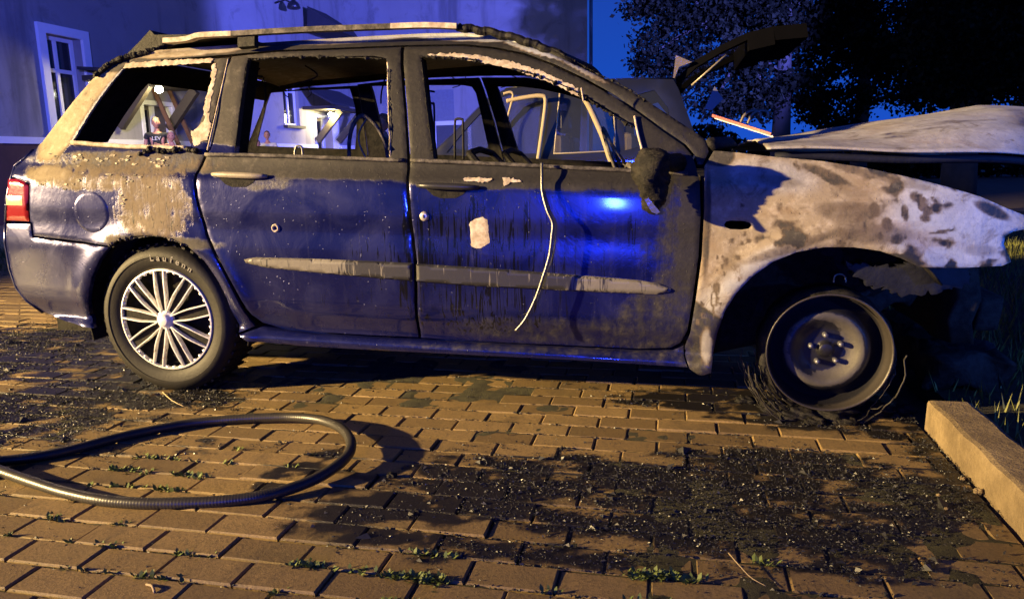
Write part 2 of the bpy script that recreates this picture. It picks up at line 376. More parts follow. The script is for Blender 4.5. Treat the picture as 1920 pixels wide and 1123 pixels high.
def paving():
    L, W, g = .205, .1035, .0045
    V = []; Fc = []; T = []
    j = 0; y = -.3
    while y < 8.9:
        off = (L / 2 if j % 2 else 0) + rng.normal(0, .003)
        x = -6.9 + off; near = y < 3.4
        while x + L < .85 or (x < .80):
            x1 = min(x + L, .853); dz = rng.normal(0, .0016) - .0005 + .006 * (math.sin(x * 2.1 + 1) * math.sin(y * 2.7)); tx, ty = rng.normal(0, .005), rng.normal(0, .009); t = rng.random()
            cx, cy = (x + x1) / 2, y + W / 2; jit = rng.normal(0, .0012, 2); rzz = rng.normal(0, .005)
            hx, hy = (x1 - x) / 2 - g / 2, W / 2 - g / 2
            if hx > .01:
                b = len(V)
                for (ins, zz) in ((0, -.03), (0, -.0045), (.0045, 0)):
                    for sx, sy in ((-1, -1), (1, -1), (1, 1), (-1, 1)):
                        qx, qy = sx * (hx - ins) , sy * (hy - ins)
                        V.append((cx + qx - qy * rzz + jit[0], cy + qy + qx * rzz + jit[1], zz + dz + qx * tx + qy * ty))
                for r in range(2):
                    for k in range(4): Fc.append((b + r * 4 + k, b + r * 4 + (k + 1) % 4, b + r * 4 + 4 + (k + 1) % 4, b + r * 4 + 4 + k))
                if near and x > -4.5:
                    # finer top so stains and wear follow
                    nx_, ny_ = 6, 3; b2 = len(V)
                    for jj in range(ny_ + 1):
                        for ii in range(nx_ + 1):
                            qx = (-1 + 2 * ii / nx_) * (hx - .0045); qy = (-1 + 2 * jj / ny_) * (hy - .0045)
                            V.append((cx + qx - qy * rzz + jit[0], cy + qy + qx * rzz + jit[1], dz + qx * tx + qy * ty))
                    for jj in range(ny_):
                        for ii in range(nx_):
                            q = b2 + jj * (nx_ + 1) + ii; Fc.append((q, q + 1, q + nx_ + 2, q + nx_ + 1))
                else: Fc.append((b + 8, b + 9, b + 10, b + 11))
                T += [t] * (len(V) - b)
            x += L
        y += W; j += 1
    me = bpy.data.meshes.new('paving'); me.from_pydata(V, [], Fc)
    a = me.attributes.new('tone', 'FLOAT', 'POINT'); a.data.foreach_set('value', T)
    s = stain_at(np.array(V)); a = me.attributes.new('stain', 'FLOAT', 'POINT'); a.data.foreach_set('value', s)
    tag(link('paving', me, M_BRICK, smooth=False), kind='structure')
paving()
def scatter_mesh(name, P, S, mat_, flat=.5, kind='chip', attr=None):
    """irregular chips: P (n,3) centres, S sizes"""
    n = len(P); base = np.array([[1, 0, 0], [-.5, .87, 0], [-.5, -.87, 0], [0, 0, 1], [0, 0, -1.]])
    tri = np.array([[0, 1, 3], [1, 2, 3], [2, 0, 3], [1, 0, 4], [2, 1, 4], [0, 2, 4]])
    V = np.repeat(base[None], n, 0) * (.5 + rng.random((n, 5, 1)))
    V[:, :, 2] *= flat
    a = rng.random(n) * 6.283; b = rng.normal(0, .5, n); c_, s_ = np.cos(a), np.sin(a)
    x, y = V[:, :, 0].copy(), V[:, :, 1].copy(); V[:, :, 0] = x * c_[:, None] - y * s_[:, None]; V[:, :, 1] = x * s_[:, None] + y * c_[:, None]
    x, z = V[:, :, 0].copy(), V[:, :, 2].copy(); c_, s_ = np.cos(b), np.sin(b); V[:, :, 0] = x * c_[:, None] - z * s_[:, None]; V[:, :, 2] = x * s_[:, None] + z * c_[:, None]
    V = V * S[:, None, None] + P[:, None, :]
    F = (tri[None] + (np.arange(n) * 5)[:, None, None]).reshape(-1, 3)
    me = bpy.data.meshes.new(name); me.from_pydata(V.reshape(-1, 3).tolist(), [], F.tolist())
    return me
def debris():
    n = 1500000; X = rng.uniform(-4.2, .86, n); Y = rng.uniform(.8, 4.0, n); P = np.stack([X, Y, np.zeros(n)], 1)
    s = stain_at(P); cl = fbm(X, Y, 38, 3, 9); base = fbm(X, Y, 3, 3, 21)
    keep = rng.random(n) < np.clip(s * 1.1 + (cl - .5) * 1.3 * (s > .02), 0, 1) ** 1.9 * .27 + .0050 * np.clip(base * 3 - .9, 0, 3)
    P = P[keep]; sz = rng.gamma(1.5, .0009, len(P)) + .0008; P[:, 2] = sz * .35 + rng.random(len(P)) * .002; S = sz
    nj = 26000; Xj = rng.uniform(-4.2, .85, nj); Yj = -.3 + np.round((rng.uniform(.85, 3.2, nj) + .3) / .1035) * .1035 + rng.normal(0, .0035, nj); kj = fbm(Xj, Yj, 6, 4, 77) > .46; Pj = np.stack([Xj, Yj, np.full(nj, -.002)], 1)[kj]
    nb = 260; gx = rng.uniform(-4, .85, nb * 12); gy = rng.uniform(.9, 3.3, nb * 12); gp = np.stack([gx, gy, np.full(nb * 12, .003)], 1); gp = gp[stain_at(gp) > .5][:nb]
    S = np.concatenate([sz, rng.gamma(1.8, .0009, len(Pj)) + .001, rng.gamma(2, .003, len(gp)) + .004]); P = np.concatenate([P, Pj, gp]); print('chips', len(P))
    me = scatter_mesh('burnt_debris', P, S, None, .55)
    m, t, b = mat('burnt_crumbs'); v = coords(t); nn = noise(t, v, 300, 2)
    t.links.new(ramp(t, nn, [(0, (.008, .008, .009)), (.6, (.03, .03, .03)), (.72, (.05, .05, .045)), (.84, (.09, .08, .07)), (1, (.16, .16, .14))]), b.inputs['Base Color'])
    b.inputs['Roughness'].default_value = .42
    o = link('burnt_debris', me, m, smooth=False); tag(o, 'black wet crumbs of burnt debris and glass strewn over the paving', 'debris', kind='stuff')
debris()
def weeds():
    V = []; Fc = []
    spots = [(790, 1105, 60, 22, 90), (560, 1075, 25, 14, 30), (1230, 1095, 70, 14, 60), (1060, 1100, 40, 20, 60), (470, 870, 60, 30, 60), (330, 900, 120, 30, 90), (150, 960, 120, 20, 60), (90, 1010, 110, 14, 40),
             (520, 860, 40, 14, 50), (1420, 1060, 30, 12, 16), (700, 1060, 160, 14, 60), (350, 1050, 200, 30, 80), (250, 870, 40, 14, 30), (880, 1090, 60, 24, 70)]
    for cx, cy, rx, ry, n in spots:
        for _ in range(n):
            p = gnd(cx + random.gauss(0, rx * .6), cy + random.gauss(0, ry * .6))
            # into the nearest joint line running across
            if math.sin(p.x * 9 + p.y * 5) + math.sin(p.x * 23 + 2) + random.gauss(0, .4) < .3: continue
            j = round((p.y + .3) / .1035); p.y = -.3 + j * .1035 + random.gauss(0, .006)
            for _ in range(random.randint(3, 7)):
                a = random.random() * 6.28; l = random.uniform(.008, .024); q = p + Vector((random.gauss(0, .006), random.gauss(0, .004), -.002))
                d = Vector((math.cos(a), math.sin(a), random.uniform(.3, 1.3))).normalized(); sd = Vector((-math.sin(a), math.cos(a), 0)) * l * .22
                k = len(V); V += [q - sd * .4, q + sd * .4, q + d * l * .6 + sd, q + d * l, q + d * l * .6 - sd]; Fc.append((k, k + 1, k + 2, k + 3, k + 4))
    me = bpy.data.meshes.new('weeds'); me.from_pydata([tuple(v) for v in V], [], Fc)
    tag(link('weeds', me, simple('weed_leaf', (.13, .17, .035), .6, 0, .5, 40, 0)), 'small green weeds sprouting in the joints of the paving', 'weeds', kind='stuff')
weeds()

# ------------------------------------------------------------------ kerb
def kerb():
    r = empty('kerb_stone', (.93, 2.0, 0)); 
    segs = [(-.4, .62), (.63, 1.63), (1.64, 2.66)]
    for a, b in segs:
        k = MB(); k.box((.862, a, -.10), (1.0, b, .105), bev=.018)
        me = k.mesh(); bm = bmesh.new(); bm.from_mesh(me); bmesh.ops.subdivide_edges(bm, edges=[e for e in bm.edges if e.calc_length() > .3], cuts=14, use_grid_fill=True)
        for v in bm.verts: v.co += Vector((math.sin(v.co.y * 31 + v.co.z * 17) * .0022, 0, math.sin(v.co.y * 23 + 1) * .002))
        bm.to_mesh(me); bm.free(); link('kerb_block', me, M_KERB, r, smooth=False)
    tag(r, 'pale concrete kerb stone ending just before the bare front wheel', 'kerb')
kerb()
gm = MB(); gm.box((1.004, -.4, -.05), (9, 12, .03)); soil = gm.build('soil', M_DIRT); tag(soil, kind='structure')
def grass():
    n = 26000; V = []; Fc = []
    for _ in range(n):
        x = 1.0 + random.random() ** 1.5 * 5.5; y = random.uniform(2.2, 9.5)
        if y < 3.2 and random.random() < .7: continue
        l = random.uniform(.03, .10); a = random.random() * 6.28; q = Vector((x, y, .03)); d = Vector((math.cos(a) * .4, math.sin(a) * .4, 1)) * l
        s = Vector((math.sin(a), -math.cos(a), 0)) * .004; k = len(V); V += [q - s, q + s, q + d]; Fc.append((k, k + 1, k + 2))
    for _ in range(9000):
        x = random.uniform(-9.5, -4.2); y = random.uniform(5.6, 8.2); l = random.uniform(.05, .16); a = random.random() * 6.28; q = Vector((x, y, -.06)); d = Vector((math.cos(a) * .5, math.sin(a) * .5, 1)) * l
        s = Vector((math.sin(a), -math.cos(a), 0)) * .008; k = len(V); V += [q - s, q + s, q + d]; Fc.append((k, k + 1, k + 2))
    me = bpy.data.meshes.new('grass'); me.from_pydata([tuple(v) for v in V], [], Fc)
    tag(link('grass', me, simple('grass_blade', (.16, .17, .04), .6, 0, .5, 30, 0)), 'short yellow green grass beyond the kerb and beside the lot', 'grass', kind='stuff')
grass()

# ================================================================== THE BURNT CAR
YC = 3.49                                     # centre plane of the car
PROF = np.array([(.05, .16), (.15, .09), (.20, .055), (.235, .024), (.262, .018), (.278, .030), (.296, .052), (.33, .038), (.375, .016), (.42, .006), (.6, 0), (.75, .004), (.86, .012), (.893, .020), (.91, .034), (.935, .050),
                 (.975, .066), (1.0, .078), (1.2, .155), (1.33, .215), (1.39, .26), (1.42, .31), (1.46, .42)])
WR = (-2.037, .300); WF = (.545, .262)
def ysurf(X, z):
    X = np.asarray(X, float); z = np.asarray(z, float); zc = z + .027 * (X + 2.067)
    y = sum(np.interp(zc + o, PROF[:, 0], PROF[:, 1]) for o in (-.008, -.003, .003, .008)) / 4
    s = np.clip(X - .75, 0, 9); y = y + .33 * s * s
    s = np.clip(-2.35 - X, 0, 9); y = y + .22 * s * s + 1.6 * np.clip(s - .42, 0, 9) ** 2
    for (cx, cz), R in ((WR, .375), (WF, .40)):
        d = np.hypot(X - cx, z - cz); y = y - .016 * np.exp(-((d - R) / .05) ** 2) * (z > cz - .1)
    # front wing bulges over the wheel
    y = y - .012 * np.exp(-((X - .55) / .35) ** 2 - ((z - .74) / .08) ** 2)
    # shallow crease line above the moulding
    y = y + .004 * np.exp(-((zc - .70) / .05) ** 2)
    return 2.6 + y
def S(px, py, off=0):
    Y = 2.62
    for _ in range(14):
        p = at(px, py, Y); Y = float(ysurf(p.x, p.z)) + off
    return at(px, py, Y)
def S2(px, py):
    p = S(px, py); return (p.x, p.z)
def inside(pts, poly):
    x, y = pts[:, 0], pts[:, 1]; n = len(poly); r = np.zeros(len(x), bool); j = n - 1
    for i in range(n):
        xi, yi = poly[i]; xj, yj = poly[j]
        c = ((yi > y) != (yj > y)) & (x < (xj - xi) * (y - yi) / (yj - yi + 1e-12) + xi); r ^= c; j = i
    return r
def inset(poly, d):
    P = np.array(poly, float); A = .5 * np.sum(P[:, 0] * np.roll(P[:, 1], -1) - np.roll(P[:, 0], -1) * P[:, 1])
    if A < 0: P = P[::-1]
    e = np.roll(P, -1, 0) - P; e /= np.linalg.norm(e, axis=1)[:, None] + 1e-12; nrm = np.stack([-e[:, 1], e[:, 0]], 1)
    m = nrm + np.roll(nrm, 1, 0); m /= np.maximum(np.linalg.norm(m, axis=1), .5)[:, None]
    return P + m * d
def resample(poly, step):
    out = []; n = len(poly)
    for i in range(n):
        a = np.array(poly[i]); b = np.array(poly[(i + 1) % n]); k = max(1, int(np.linalg.norm(b - a) / step))
        for q in range(k): out.append(a + (b - a) * q / k)
    return out
WING = []
BURN = []     # filled below: (channel, cx, cy, rx, ry, angle, value, soft)
def burn_eval(P, wing=False):
    px, py = proj_np(P); n = len(px); out = np.zeros((n, 4)); out[:, 2] = 1
    for ch, cx, cy, rx, ry, an, val, soft in (BURN + WING if wing else BURN):
        a = math.radians(an); dx = px - cx; dy = py - cy
        u = (dx * math.cos(a) + dy * math.sin(a)) / rx; w_ = (-dx * math.sin(a) + dy * math.cos(a)) / ry
        d = np.sqrt(u * u + w_ * w_); k = np.clip((1 - d) / max(soft, 1e-3) + .5, 0, 1); k = k * k * (3 - 2 * k)
        out[:, ch] = out[:, ch] * (1 - k) + val * k
    return out
def panel(name, outline, material, parent, holes=(), res=.010, th=.012, off=0, gap=.0022, roll=.003, mirror=False, px=True, yfun=None, rough_edge=0, smooth_edges=True):
    to = (lambda q: S2(*q)) if px else (lambda q: q)
    yf = yfun or (lambda X, z: ysurf(X, z))
    poly = resample(inset([to(q) for q in outline], gap), res)
    hs = [resample(inset([to(q) for q in h], -gap), res) for h in holes]
    if rough_edge:
        for h in [poly] + hs:
            for i in range(len(h)): h[i] = np.array(h[i]) + rng.normal(0, rough_edge, 2)
    P = np.array(poly); lo, hi = P.min(0), P.max(0)
    gx, gy = np.meshgrid(np.arange(lo[0] + res / 2, hi[0], res), np.arange(lo[1] + res / 2, hi[1], res)); G = np.stack([gx.ravel(), gy.ravel()], 1)
    G = G + rng.normal(0, res * .03, G.shape)
    pin = np.array([tuple(p) for p in inset(poly, res * .55)]); k = inside(G, pin)
    for h in hs: k &= ~inside(G, np.array(inset(h, -res * .55)))
    G = G[k]
    ring = [tuple(p) for p in poly]; edges = [(i, (i + 1) % len(ring)) for i in range(len(ring))]; vs = list(ring)
    for h in hs:
        b = len(vs); vs += [tuple(p) for p in h]; edges += [(b + i, b + (i + 1) % len(h)) for i in range(len(h))]
    nb = len(vs); vs += [tuple(p) for p in G]
    r = delaunay_2d_cdt([Vector(v) for v in vs], edges, [], 0, 1e-6)
    V2 = np.array([tuple(v) for v in r[0]]); T = np.array([f for f in r[2]]); orig = r[3]
    isb = np.array([any(o < nb for o in oo) for oo in orig])
    cen = V2[T].mean(1); k = inside(cen, np.array(poly))
    for h in hs: k &= ~inside(cen, np.array(h))
    T = T[k]
    Y = yf(V2[:, 0], V2[:, 1]) + off + np.where(isb, roll, 0)
    A = np.stack([V2[:, 0], Y, V2[:, 1]], 1)
    B = A.copy(); B[:, 1] += th
    n = len(A); F = [tuple(t_) for t_ in T] + [(t_[2] + n, t_[1] + n, t_[0] + n) for t_ in T]
    ed = {}
    for t_ in T:
        for a_, b_ in ((t_[0], t_[1]), (t_[1], t_[2]), (t_[2], t_[0])):
            ed[(a_, b_)] = 1
    F += [(b_, a_, a_ + n, b_ + n) for (a_, b_) in ed if (b_, a_) not in ed]
    V = np.concatenate([A, B])
    burn = burn_eval(np.concatenate([A, A]), name == 'front_wing')
    if name == 'front_wing':
        X_, Z_ = np.concatenate([A, A])[:, 0], np.concatenate([A, A])[:, 2]; st = fbm(X_ * 1.0 - Z_ * .5, Z_ * 1.6 + X_ * .4, 6.5, 5, 31, .6); s2 = fbm(X_, Z_, 17, 4, 47, .6)
        lo = np.clip((X_ - .18) / .25 + (Z_ - .62) / .25, .12, 1); burn[:, 1] = np.minimum(burn[:, 1], 1.12 - lo * (np.clip(st - .53, 0, 1) * 4.2 + np.clip(s2 - .58, 0, 1) * 3.2)); burn[:, 1] = np.maximum(burn[:, 1], .12)
    if mirror: V = V.copy(); V[:, 1] = 2 * YC - V[:, 1]
    me = bpy.data.meshes.new(name); me.from_pydata(V.tolist(), [], [tuple(int(i) for i in f) for f in F])
    ca = me.color_attributes.new('burn', 'FLOAT_COLOR', 'POINT'); cc = np.ones((len(V), 4)); cc[:, :3] = burn[:, :3]; ca.data.foreach_set('color', cc.ravel())
    da = me.attributes.new('drip', 'FLOAT', 'POINT'); da.data.foreach_set('value', burn[:, 3])
    bm = bmesh.new(); bm.from_mesh(me); bmesh.ops.delete(bm, geom=[v for v in bm.verts if not v.link_faces], context='VERTS')
    bmesh.ops.recalc_face_normals(bm, faces=bm.faces[:]); bm.to_mesh(me); bm.free()
    o = link(name, me, material, parent, True)
    if material is M_BODY:
        me.materials.append(M_IN)
        n0 = len(T); zs = np.array([p.center[:] for p in me.polygons])
        idx = np.zeros(len(me.polygons), int); idx[n0:2 * n0] = 1; me.polygons.foreach_set('material_index', idx.tolist())
    me.set_sharp_from_angle(angle=R_(50)); return o

# burn map ---------------------------------------------------------- (ch: 0 soot, 1 ash, 2 warm tone, 3 black runs)
BURN += [
 # soot over all window frames and the roof
 (2, 1000, 250, 520, 500, 0, .15, .9), (0, 800, 120, 900, 178, 1.5, 1.0, .06), (0, 1000, 322, 400, 34, 2, 1.0, .7), (0, 560, 312, 260, 24, 1.5, .95, .5),
 # doors: scorching at the front
 (0, 1310, 470, 95, 230, 0, .66, 1.2), (0, 1308, 470, 32, 230, 0, .9, .9), (0, 1240, 610, 120, 70, 0, .62, 1.2), (0, 1235, 575, 50, 40, 0, .60, .8), (0, 860, 335, 110, 22, 2, 1, .5),
 (0, 900, 440, 30, 60, 0, .35, 1), (0, 1060, 620, 260, 26, 2, .55, .8), (0, 500, 345, 60, 16, 0, .5, .8), (0, 1000, 655, 300, 10, 2, .5, .8),
 # quarter
 (1, 250, 305, 190, 22, 2, .44, .6), (0, 230, 305, 170, 22, 2, .7, .7), (1, 150, 335, 110, 26, 4, .55, .7), (1, 290, 390, 80, 85, 0, .58, .9), (1, 90, 325, 40, 14, 0, .7, .8), (1, 225, 455, 40, 16, 0, .4, .8), (0, 300, 455, 120, 14, 3, .8, .8),
 (0, 340, 300, 60, 18, 0, .7, .8), (0, 110, 297, 50, 12, 0, .5, .8),
 # D pillar pale
 (1, 150, 200, 34, 125, 37, .95, .35), (0, 212, 125, 26, 22, 0, 1, .6), (1, 212, 122, 16, 13, 0, .0, .6),
 (1, 395, 160, 6, 50, 14, .55, .8),
 # drip rail: pale, scorched, pale
 (1, 345, 98, 120, 9, -4, .95, .4), (1, 640, 78, 110, 6, -3, .8, .5), (1, 880, 72, 110, 7, 2, .95, .5), (1, 1000, 92, 80, 9, 18, .9, .5), (1, 1090, 130, 60, 7, 28, .7, .5),
]
WING += [
 (1, 1600, 400, 380, 260, 0, 1.2, .05), (0, 1600, 400, 380, 260, 0, 1.2, .05), (2, 1600, 400, 380, 260, 0, 1, .05), (0, 1330, 275, 60, 32, 30, 1, .4), (1, 1330, 275, 52, 30, 30, .0, .4),
 (2, 1790, 430, 125, 110, 0, .05, .7), (2, 1450, 330, 80, 30, 8, .5, .9), (2, 1330, 620, 36, 70, 0, .45, .9), (2, 1420, 505, 90, 26, -30, .3, .9), (2, 1760, 370, 60, 30, 20, .2, .8),
 (1, 1562, 335, 55, 12, 28, .42, .9), (1, 1535, 322, 40, 8, 20, .55, .9), (1, 1600, 360, 40, 14, 10, .75, .9), (1, 1590, 405, 55, 28, 10, .72, .9), (1, 1640, 440, 90, 22, 0, .62, .9), (1, 1370, 480, 20, 60, 10, .75, 1),
 (1, 1700, 345, 70, 10, 12, .7, .9), (1, 1815, 345, 60, 6, 12, .55, .9), (1, 1860, 395, 40, 12, 25, .35, .9), (1, 1770, 505, 60, 7, 0, .55, .9), (1, 1840, 470, 40, 14, 0, .7, .9), (1, 1480, 465, 110, 12, -18, .6, .9),
 (1, 1590, 395, 70, 18, 4, .62, .9), (1, 1600, 318, 60, 10, 14, .60, .9), (1, 1460, 340, 60, 14, 8, .7, 1), (1, 1325, 420, 9, 110, 2, .45, .9), (1, 1325, 650, 14, 40, 0, .75, .9),
]
for x_, y_, rx_, ry_, a_ in ((1641, 393, 10, 15, -20), (1664, 420, 11, 14, -20), (1697, 400, 9, 17, -10), (1722, 372, 20, 10, 25), (1735, 392, 18, 10, 30), (1650, 443, 6, 7, 0), (1681, 450, 12, 9, 0), (1765, 435, 26, 4, -8), (1735, 410, 12, 9, 10),
                        (1392, 457, 5, 5, 0), (1397, 440, 5, 5, 0), (1404, 453, 5, 5, 0), (1345, 482, 4, 4, 0), (1362, 490, 4, 8, 0), (1355, 482, 3, 3, 0), (1384, 484, 7, 5, 20), (1357, 515, 3, 5, 0), (1343, 540, 9, 12, 0), (1343, 505, 3, 3, 0), (1316, 570, 5, 5, 0),
                        (1320, 592, 8, 8, 0), (1308, 605, 5, 8, 0), (1350, 570, 3, 5, 0), (1336, 575, 3, 28, -4), (1345, 560, 3, 22, 2), (1385, 523, 3, 4, 0), (1355, 500, 4, 3, 0), (1391, 385, 5, 5, 0), (1372, 452, 4, 4, 0), (1500, 400, 3, 4, 0), (1620, 423, 4, 4, 0)):
    WING.append((1, x_, y_, rx_, ry_, a_, .50, .5))
BURN += [(3, 870, 470, 120, 110, 0, .42, .8), (3, 1010, 470, 90, 110, 0, .34, .8), (3, 770, 480, 30, 110, 0, .45, .8), (3, 700, 480, 70, 60, 0, .30, .8), (3, 660, 545, 60, 60, 0, .16, .9), (3, 900, 580, 150, 50, 0, .38, .8), (3, 1150, 430, 100, 120, 0, .14, .9), (3, 290, 380, 60, 60, 0, .2, .9)]

car = empty('burnt_station_wagon', (-.8, YC, 0))
tag(car, 'burnt out navy blue station wagon with scorched pale front wing and no window glass', 'car')

ROOFEDGE = [(235, 110), (300, 99), (400, 92), (500, 85), (600, 79), (700, 73), (800, 68), (870, 67), (930, 72), (980, 82), (1030, 98), (1080, 121), (1120, 140), (1170, 163), (1210, 186), (1250, 212), (1290, 238), (1325, 262)]
DOORTOP = [(432, 103), (520, 95), (600, 92), (700, 88), (756, 86), (800, 85), (870, 84), (930, 90), (985, 101), (1040, 122), (1100, 150), (1150, 178), (1200, 212), (1245, 245), (1285, 272), (1302, 292), (1308, 310)]
sides = (False, True)
for mir in sides:
    p_ = lambda nm, *a, **k: panel(nm, *a, mirror=mir, **k)
    rs = p_('roof_rail_panel', ROOFEDGE + [(1330, 285), (1318, 310)] + DOORTOP[::-1] + [(300, 113), (243, 120)], M_BODY, car, roll=.004, th=.03)
    qp_hole = [(232, 128), (205, 158), (168, 210), (133, 266), (250, 271), (356, 274), (372, 235), (385, 200), (396, 160), (404, 117), (300, 121)]
    quarter = p_('rear_quarter_panel', [(237, 112), (205, 120), (175, 145), (140, 185), (105, 230), (78, 266), (62, 281), (45, 297), (27, 312), (21, 333), (54, 345), (55, 416), (59, 419), (62, 443), (120, 450), (205, 462), (222, 451), (250, 444), (285, 442), (320, 449), (352, 464), (382, 490), (408, 528), (424, 560), (436, 590), (446, 625),
                 (478, 612), (470, 602), (443, 560), (410, 495), (385, 440), (366, 372), (365, 328), (386, 285), (430, 108), (300, 115), (245, 121)], M_BODY, car, holes=[qp_hole if not mir else [(x - (34 if i in (0, 1, 2, 3) else 0), y) for i, (x, y) in enumerate(qp_hole)]])
    rd = p_('rear_door', [(434, 106), (520, 97), (600, 94), (700, 90), (753, 88), (758, 200), (764, 296), (762, 345), (768, 420), (777, 490), (784, 633), (700, 630), (600, 624), (520, 614), (492, 606), (470, 590), (447, 556), (414, 495), (389, 440), (370, 372), (369, 328), (390, 285)], M_BODY, car,
            holes=[[(465, 110), (440, 286), (600, 291), (728, 297), (727, 125), (722, 110), (700, 106), (600, 107)]], th=.03)
    fd = p_('front_door', [(758, 88), (800, 87), (870, 86), (930, 92), (985, 103), (1040, 124), (1100, 152), (1150, 180), (1200, 214), (1245, 247), (1283, 273), (1299, 292), (1306, 312), (1313, 340), (1315, 400), (1311, 480), (1300, 560), (1290, 620), (1277, 643), (1258, 653), (1200, 655), (1050, 648), (900, 641), (788, 634), (781, 490), (772, 420), (766, 345), (768, 296), (762, 200)], M_BODY, car,
            holes=[[(790, 108), (850, 108), (900, 113), (960, 125), (1010, 139), (1060, 160), (1100, 182), (1150, 212), (1188, 236), (1198, 270), (1204, 317), (1000, 308), (814, 300)]], th=.03)
    ind_hole = [(1362, 417), (1370, 415), (1395, 416), (1405, 419), (1408, 423), (1404, 428), (1392, 430), (1370, 429), (1362, 426), (1359, 422)]
    fw = p_('front_wing', [(1320, 312), (1338, 282), (1360, 283), (1400, 287), (1440, 292), (1540, 301), (1620, 313), (1700, 330), (1780, 350), (1840, 368), (1890, 390), (1935, 408), (1935, 428), (1900, 436), (1887, 444), (1884, 458), (1892, 475), (1898, 492), (1880, 500), (1800, 504), (1740, 503), (1722, 502),
            (1690, 486), (1650, 472), (1600, 465), (1545, 465), (1495, 474), (1450, 492), (1412, 519), (1382, 550), (1360, 585), (1346, 625), (1338, 665), (1334, 700), (1312, 705), (1292, 692), (1284, 668), (1283, 650), (1293, 625), (1304, 560), (1315, 480), (1319, 400)], M_BODY, car, holes=[ind_hole], res=.008)
    bp = p_('rear_bumper', [(11, 419), (56, 420), (60, 445), (120, 453), (203, 464), (186, 489), (172, 520), (166, 555), (168, 590), (176, 616), (120, 603), (80, 586), (50, 565), (30, 540), (18, 505), (9, 455)], M_BODY, car, th=.02)
    sl = p_('sill', [(446, 628), (490, 612), (520, 618), (600, 628), (700, 634), (784, 637), (900, 645), (1050, 652), (1200, 659), (1262, 657), (1282, 648), (1283, 668), (1290, 690), (1250, 688), (1100, 678), (900, 668), (700, 658), (560, 650), (462, 642)], M_BODY, car, th=.05, off=.004)
    if not mir: tail = panel
    tl = panel('tail_light', [(15, 335), (35, 335), (50, 342), (54, 350), (55, 416), (30, 415), (12, 414), (13, 375)], None, car, th=.02, off=-.006, roll=.006, mirror=mir)
    m, t, b = mat('red_lens') if not mir else (bpy.data.materials['red_lens'], None, None)
    if not mir:
        b.inputs['Base Color'].default_value = (.20, .008, .012, 1); b.inputs['Roughness'].default_value = .18; b.inputs['Coat Weight'].default_value = 1
        v = coords(t); t.links.new(bump(t, noise(t, v, 60, 3), .2, .003), b.inputs['Normal'])
    tl.data.materials.append(m)
    lens = panel('reverse_lens', [(14, 366), (44, 367), (45, 386), (14, 385)], None, tl, th=.006, off=-.009, roll=.002, mirror=mir)
    lens.data.materials.append(simple('amber_lens', (.62, .42, .22), .25, 0, .1, 30, .2) if not mir else bpy.data.materials['amber_lens'])

# mouldings, seals, handles ------------------------------------------------
def rubstrip(parent, pts_top, pts_bot, mirror=False):
    out = pts_top + pts_bot[::-1]
    return panel('side_moulding', out, M_MOULD, parent, th=.012, off=-.014, roll=.009, gap=.001, res=.008, mirror=mirror)
def mould_mat():
    m, t, b = mat('grey_side_moulding'); v = coords(t); n = noise(t, v, 40, 7, .7); vs = coords(t, (70, 70, 6)); nd = noise(t, vs, 1, 4, .5, 1.)
    X = N(t, 'SeparateXYZ'); t.links.new(coords(t), X.inputs[0])
    c = mixc(t, n, (.11, .10, .08), (.19, .175, .14))
    z = math_(t, 'MULTIPLY', sstep(t, X.outputs[0], -1.3, -1.1), sstep(t, X.outputs[0], -.15, -.55))
    dm = sstep(t, math_(t, 'ADD', math_(t, 'MULTIPLY', z, .28), math_(t, 'SUBTRACT', nd, .5)), .08, .16)
    c = mixc(t, dm, c, (.02, .02, .022)); t.links.new(c, b.inputs['Base Color']); b.inputs['Roughness'].default_value = .45
    t.links.new(bump(t, n, .2, .003), b.inputs['Normal']); return m
M_MOULD = mould_mat()
for mir in sides:
    rubstrip(car, [(458, 486), (480, 482), (600, 485), (700, 489), (774, 493)], [(462, 493), (500, 502), (600, 512), (700, 521), (774, 527)], mir)
    rubstrip(car, [(781, 494), (900, 501), (1020, 510), (1120, 518), (1200, 525), (1235, 531), (1258, 541)], [(781, 528), (900, 537), (1020, 543), (1120, 548), (1200, 551), (1235, 552), (1258, 546)], mir)
def trim(name, pts, r, m, parent, off=-.006, n=6, wob=0):
    P = [S(x, y, off) for x, y in pts]; P = [Vector(q) for q in spline(P, 6)]
    if wob: P = [q + Vector((random.gauss(0, wob), random.gauss(0, wob), random.gauss(0, wob))) for q in P]
    o = MB().tube(P, r, n).build(name, m, parent, True); return o
trim('belt_seal', [(385, 290), (500, 292), (620, 296), (760, 301)], .008, M_CHAR2, car)
trim('belt_seal', [(770, 301), (900, 306), (1020, 312), (1190, 320), (1290, 326)], .008, M_CHAR2, car)
trim('window_trim', [(727, 118), (729, 200), (732, 296)], .004, M_PALE, car, .004, wob=.001)
trim('window_trim', [(135, 268), (200, 273), (280, 276), (350, 278)], .010, M_PALE, car, wob=.001)
trim('window_trim', [(428, 112), (408, 200), (389, 282)], .0035, M_PALE, car, -.003)
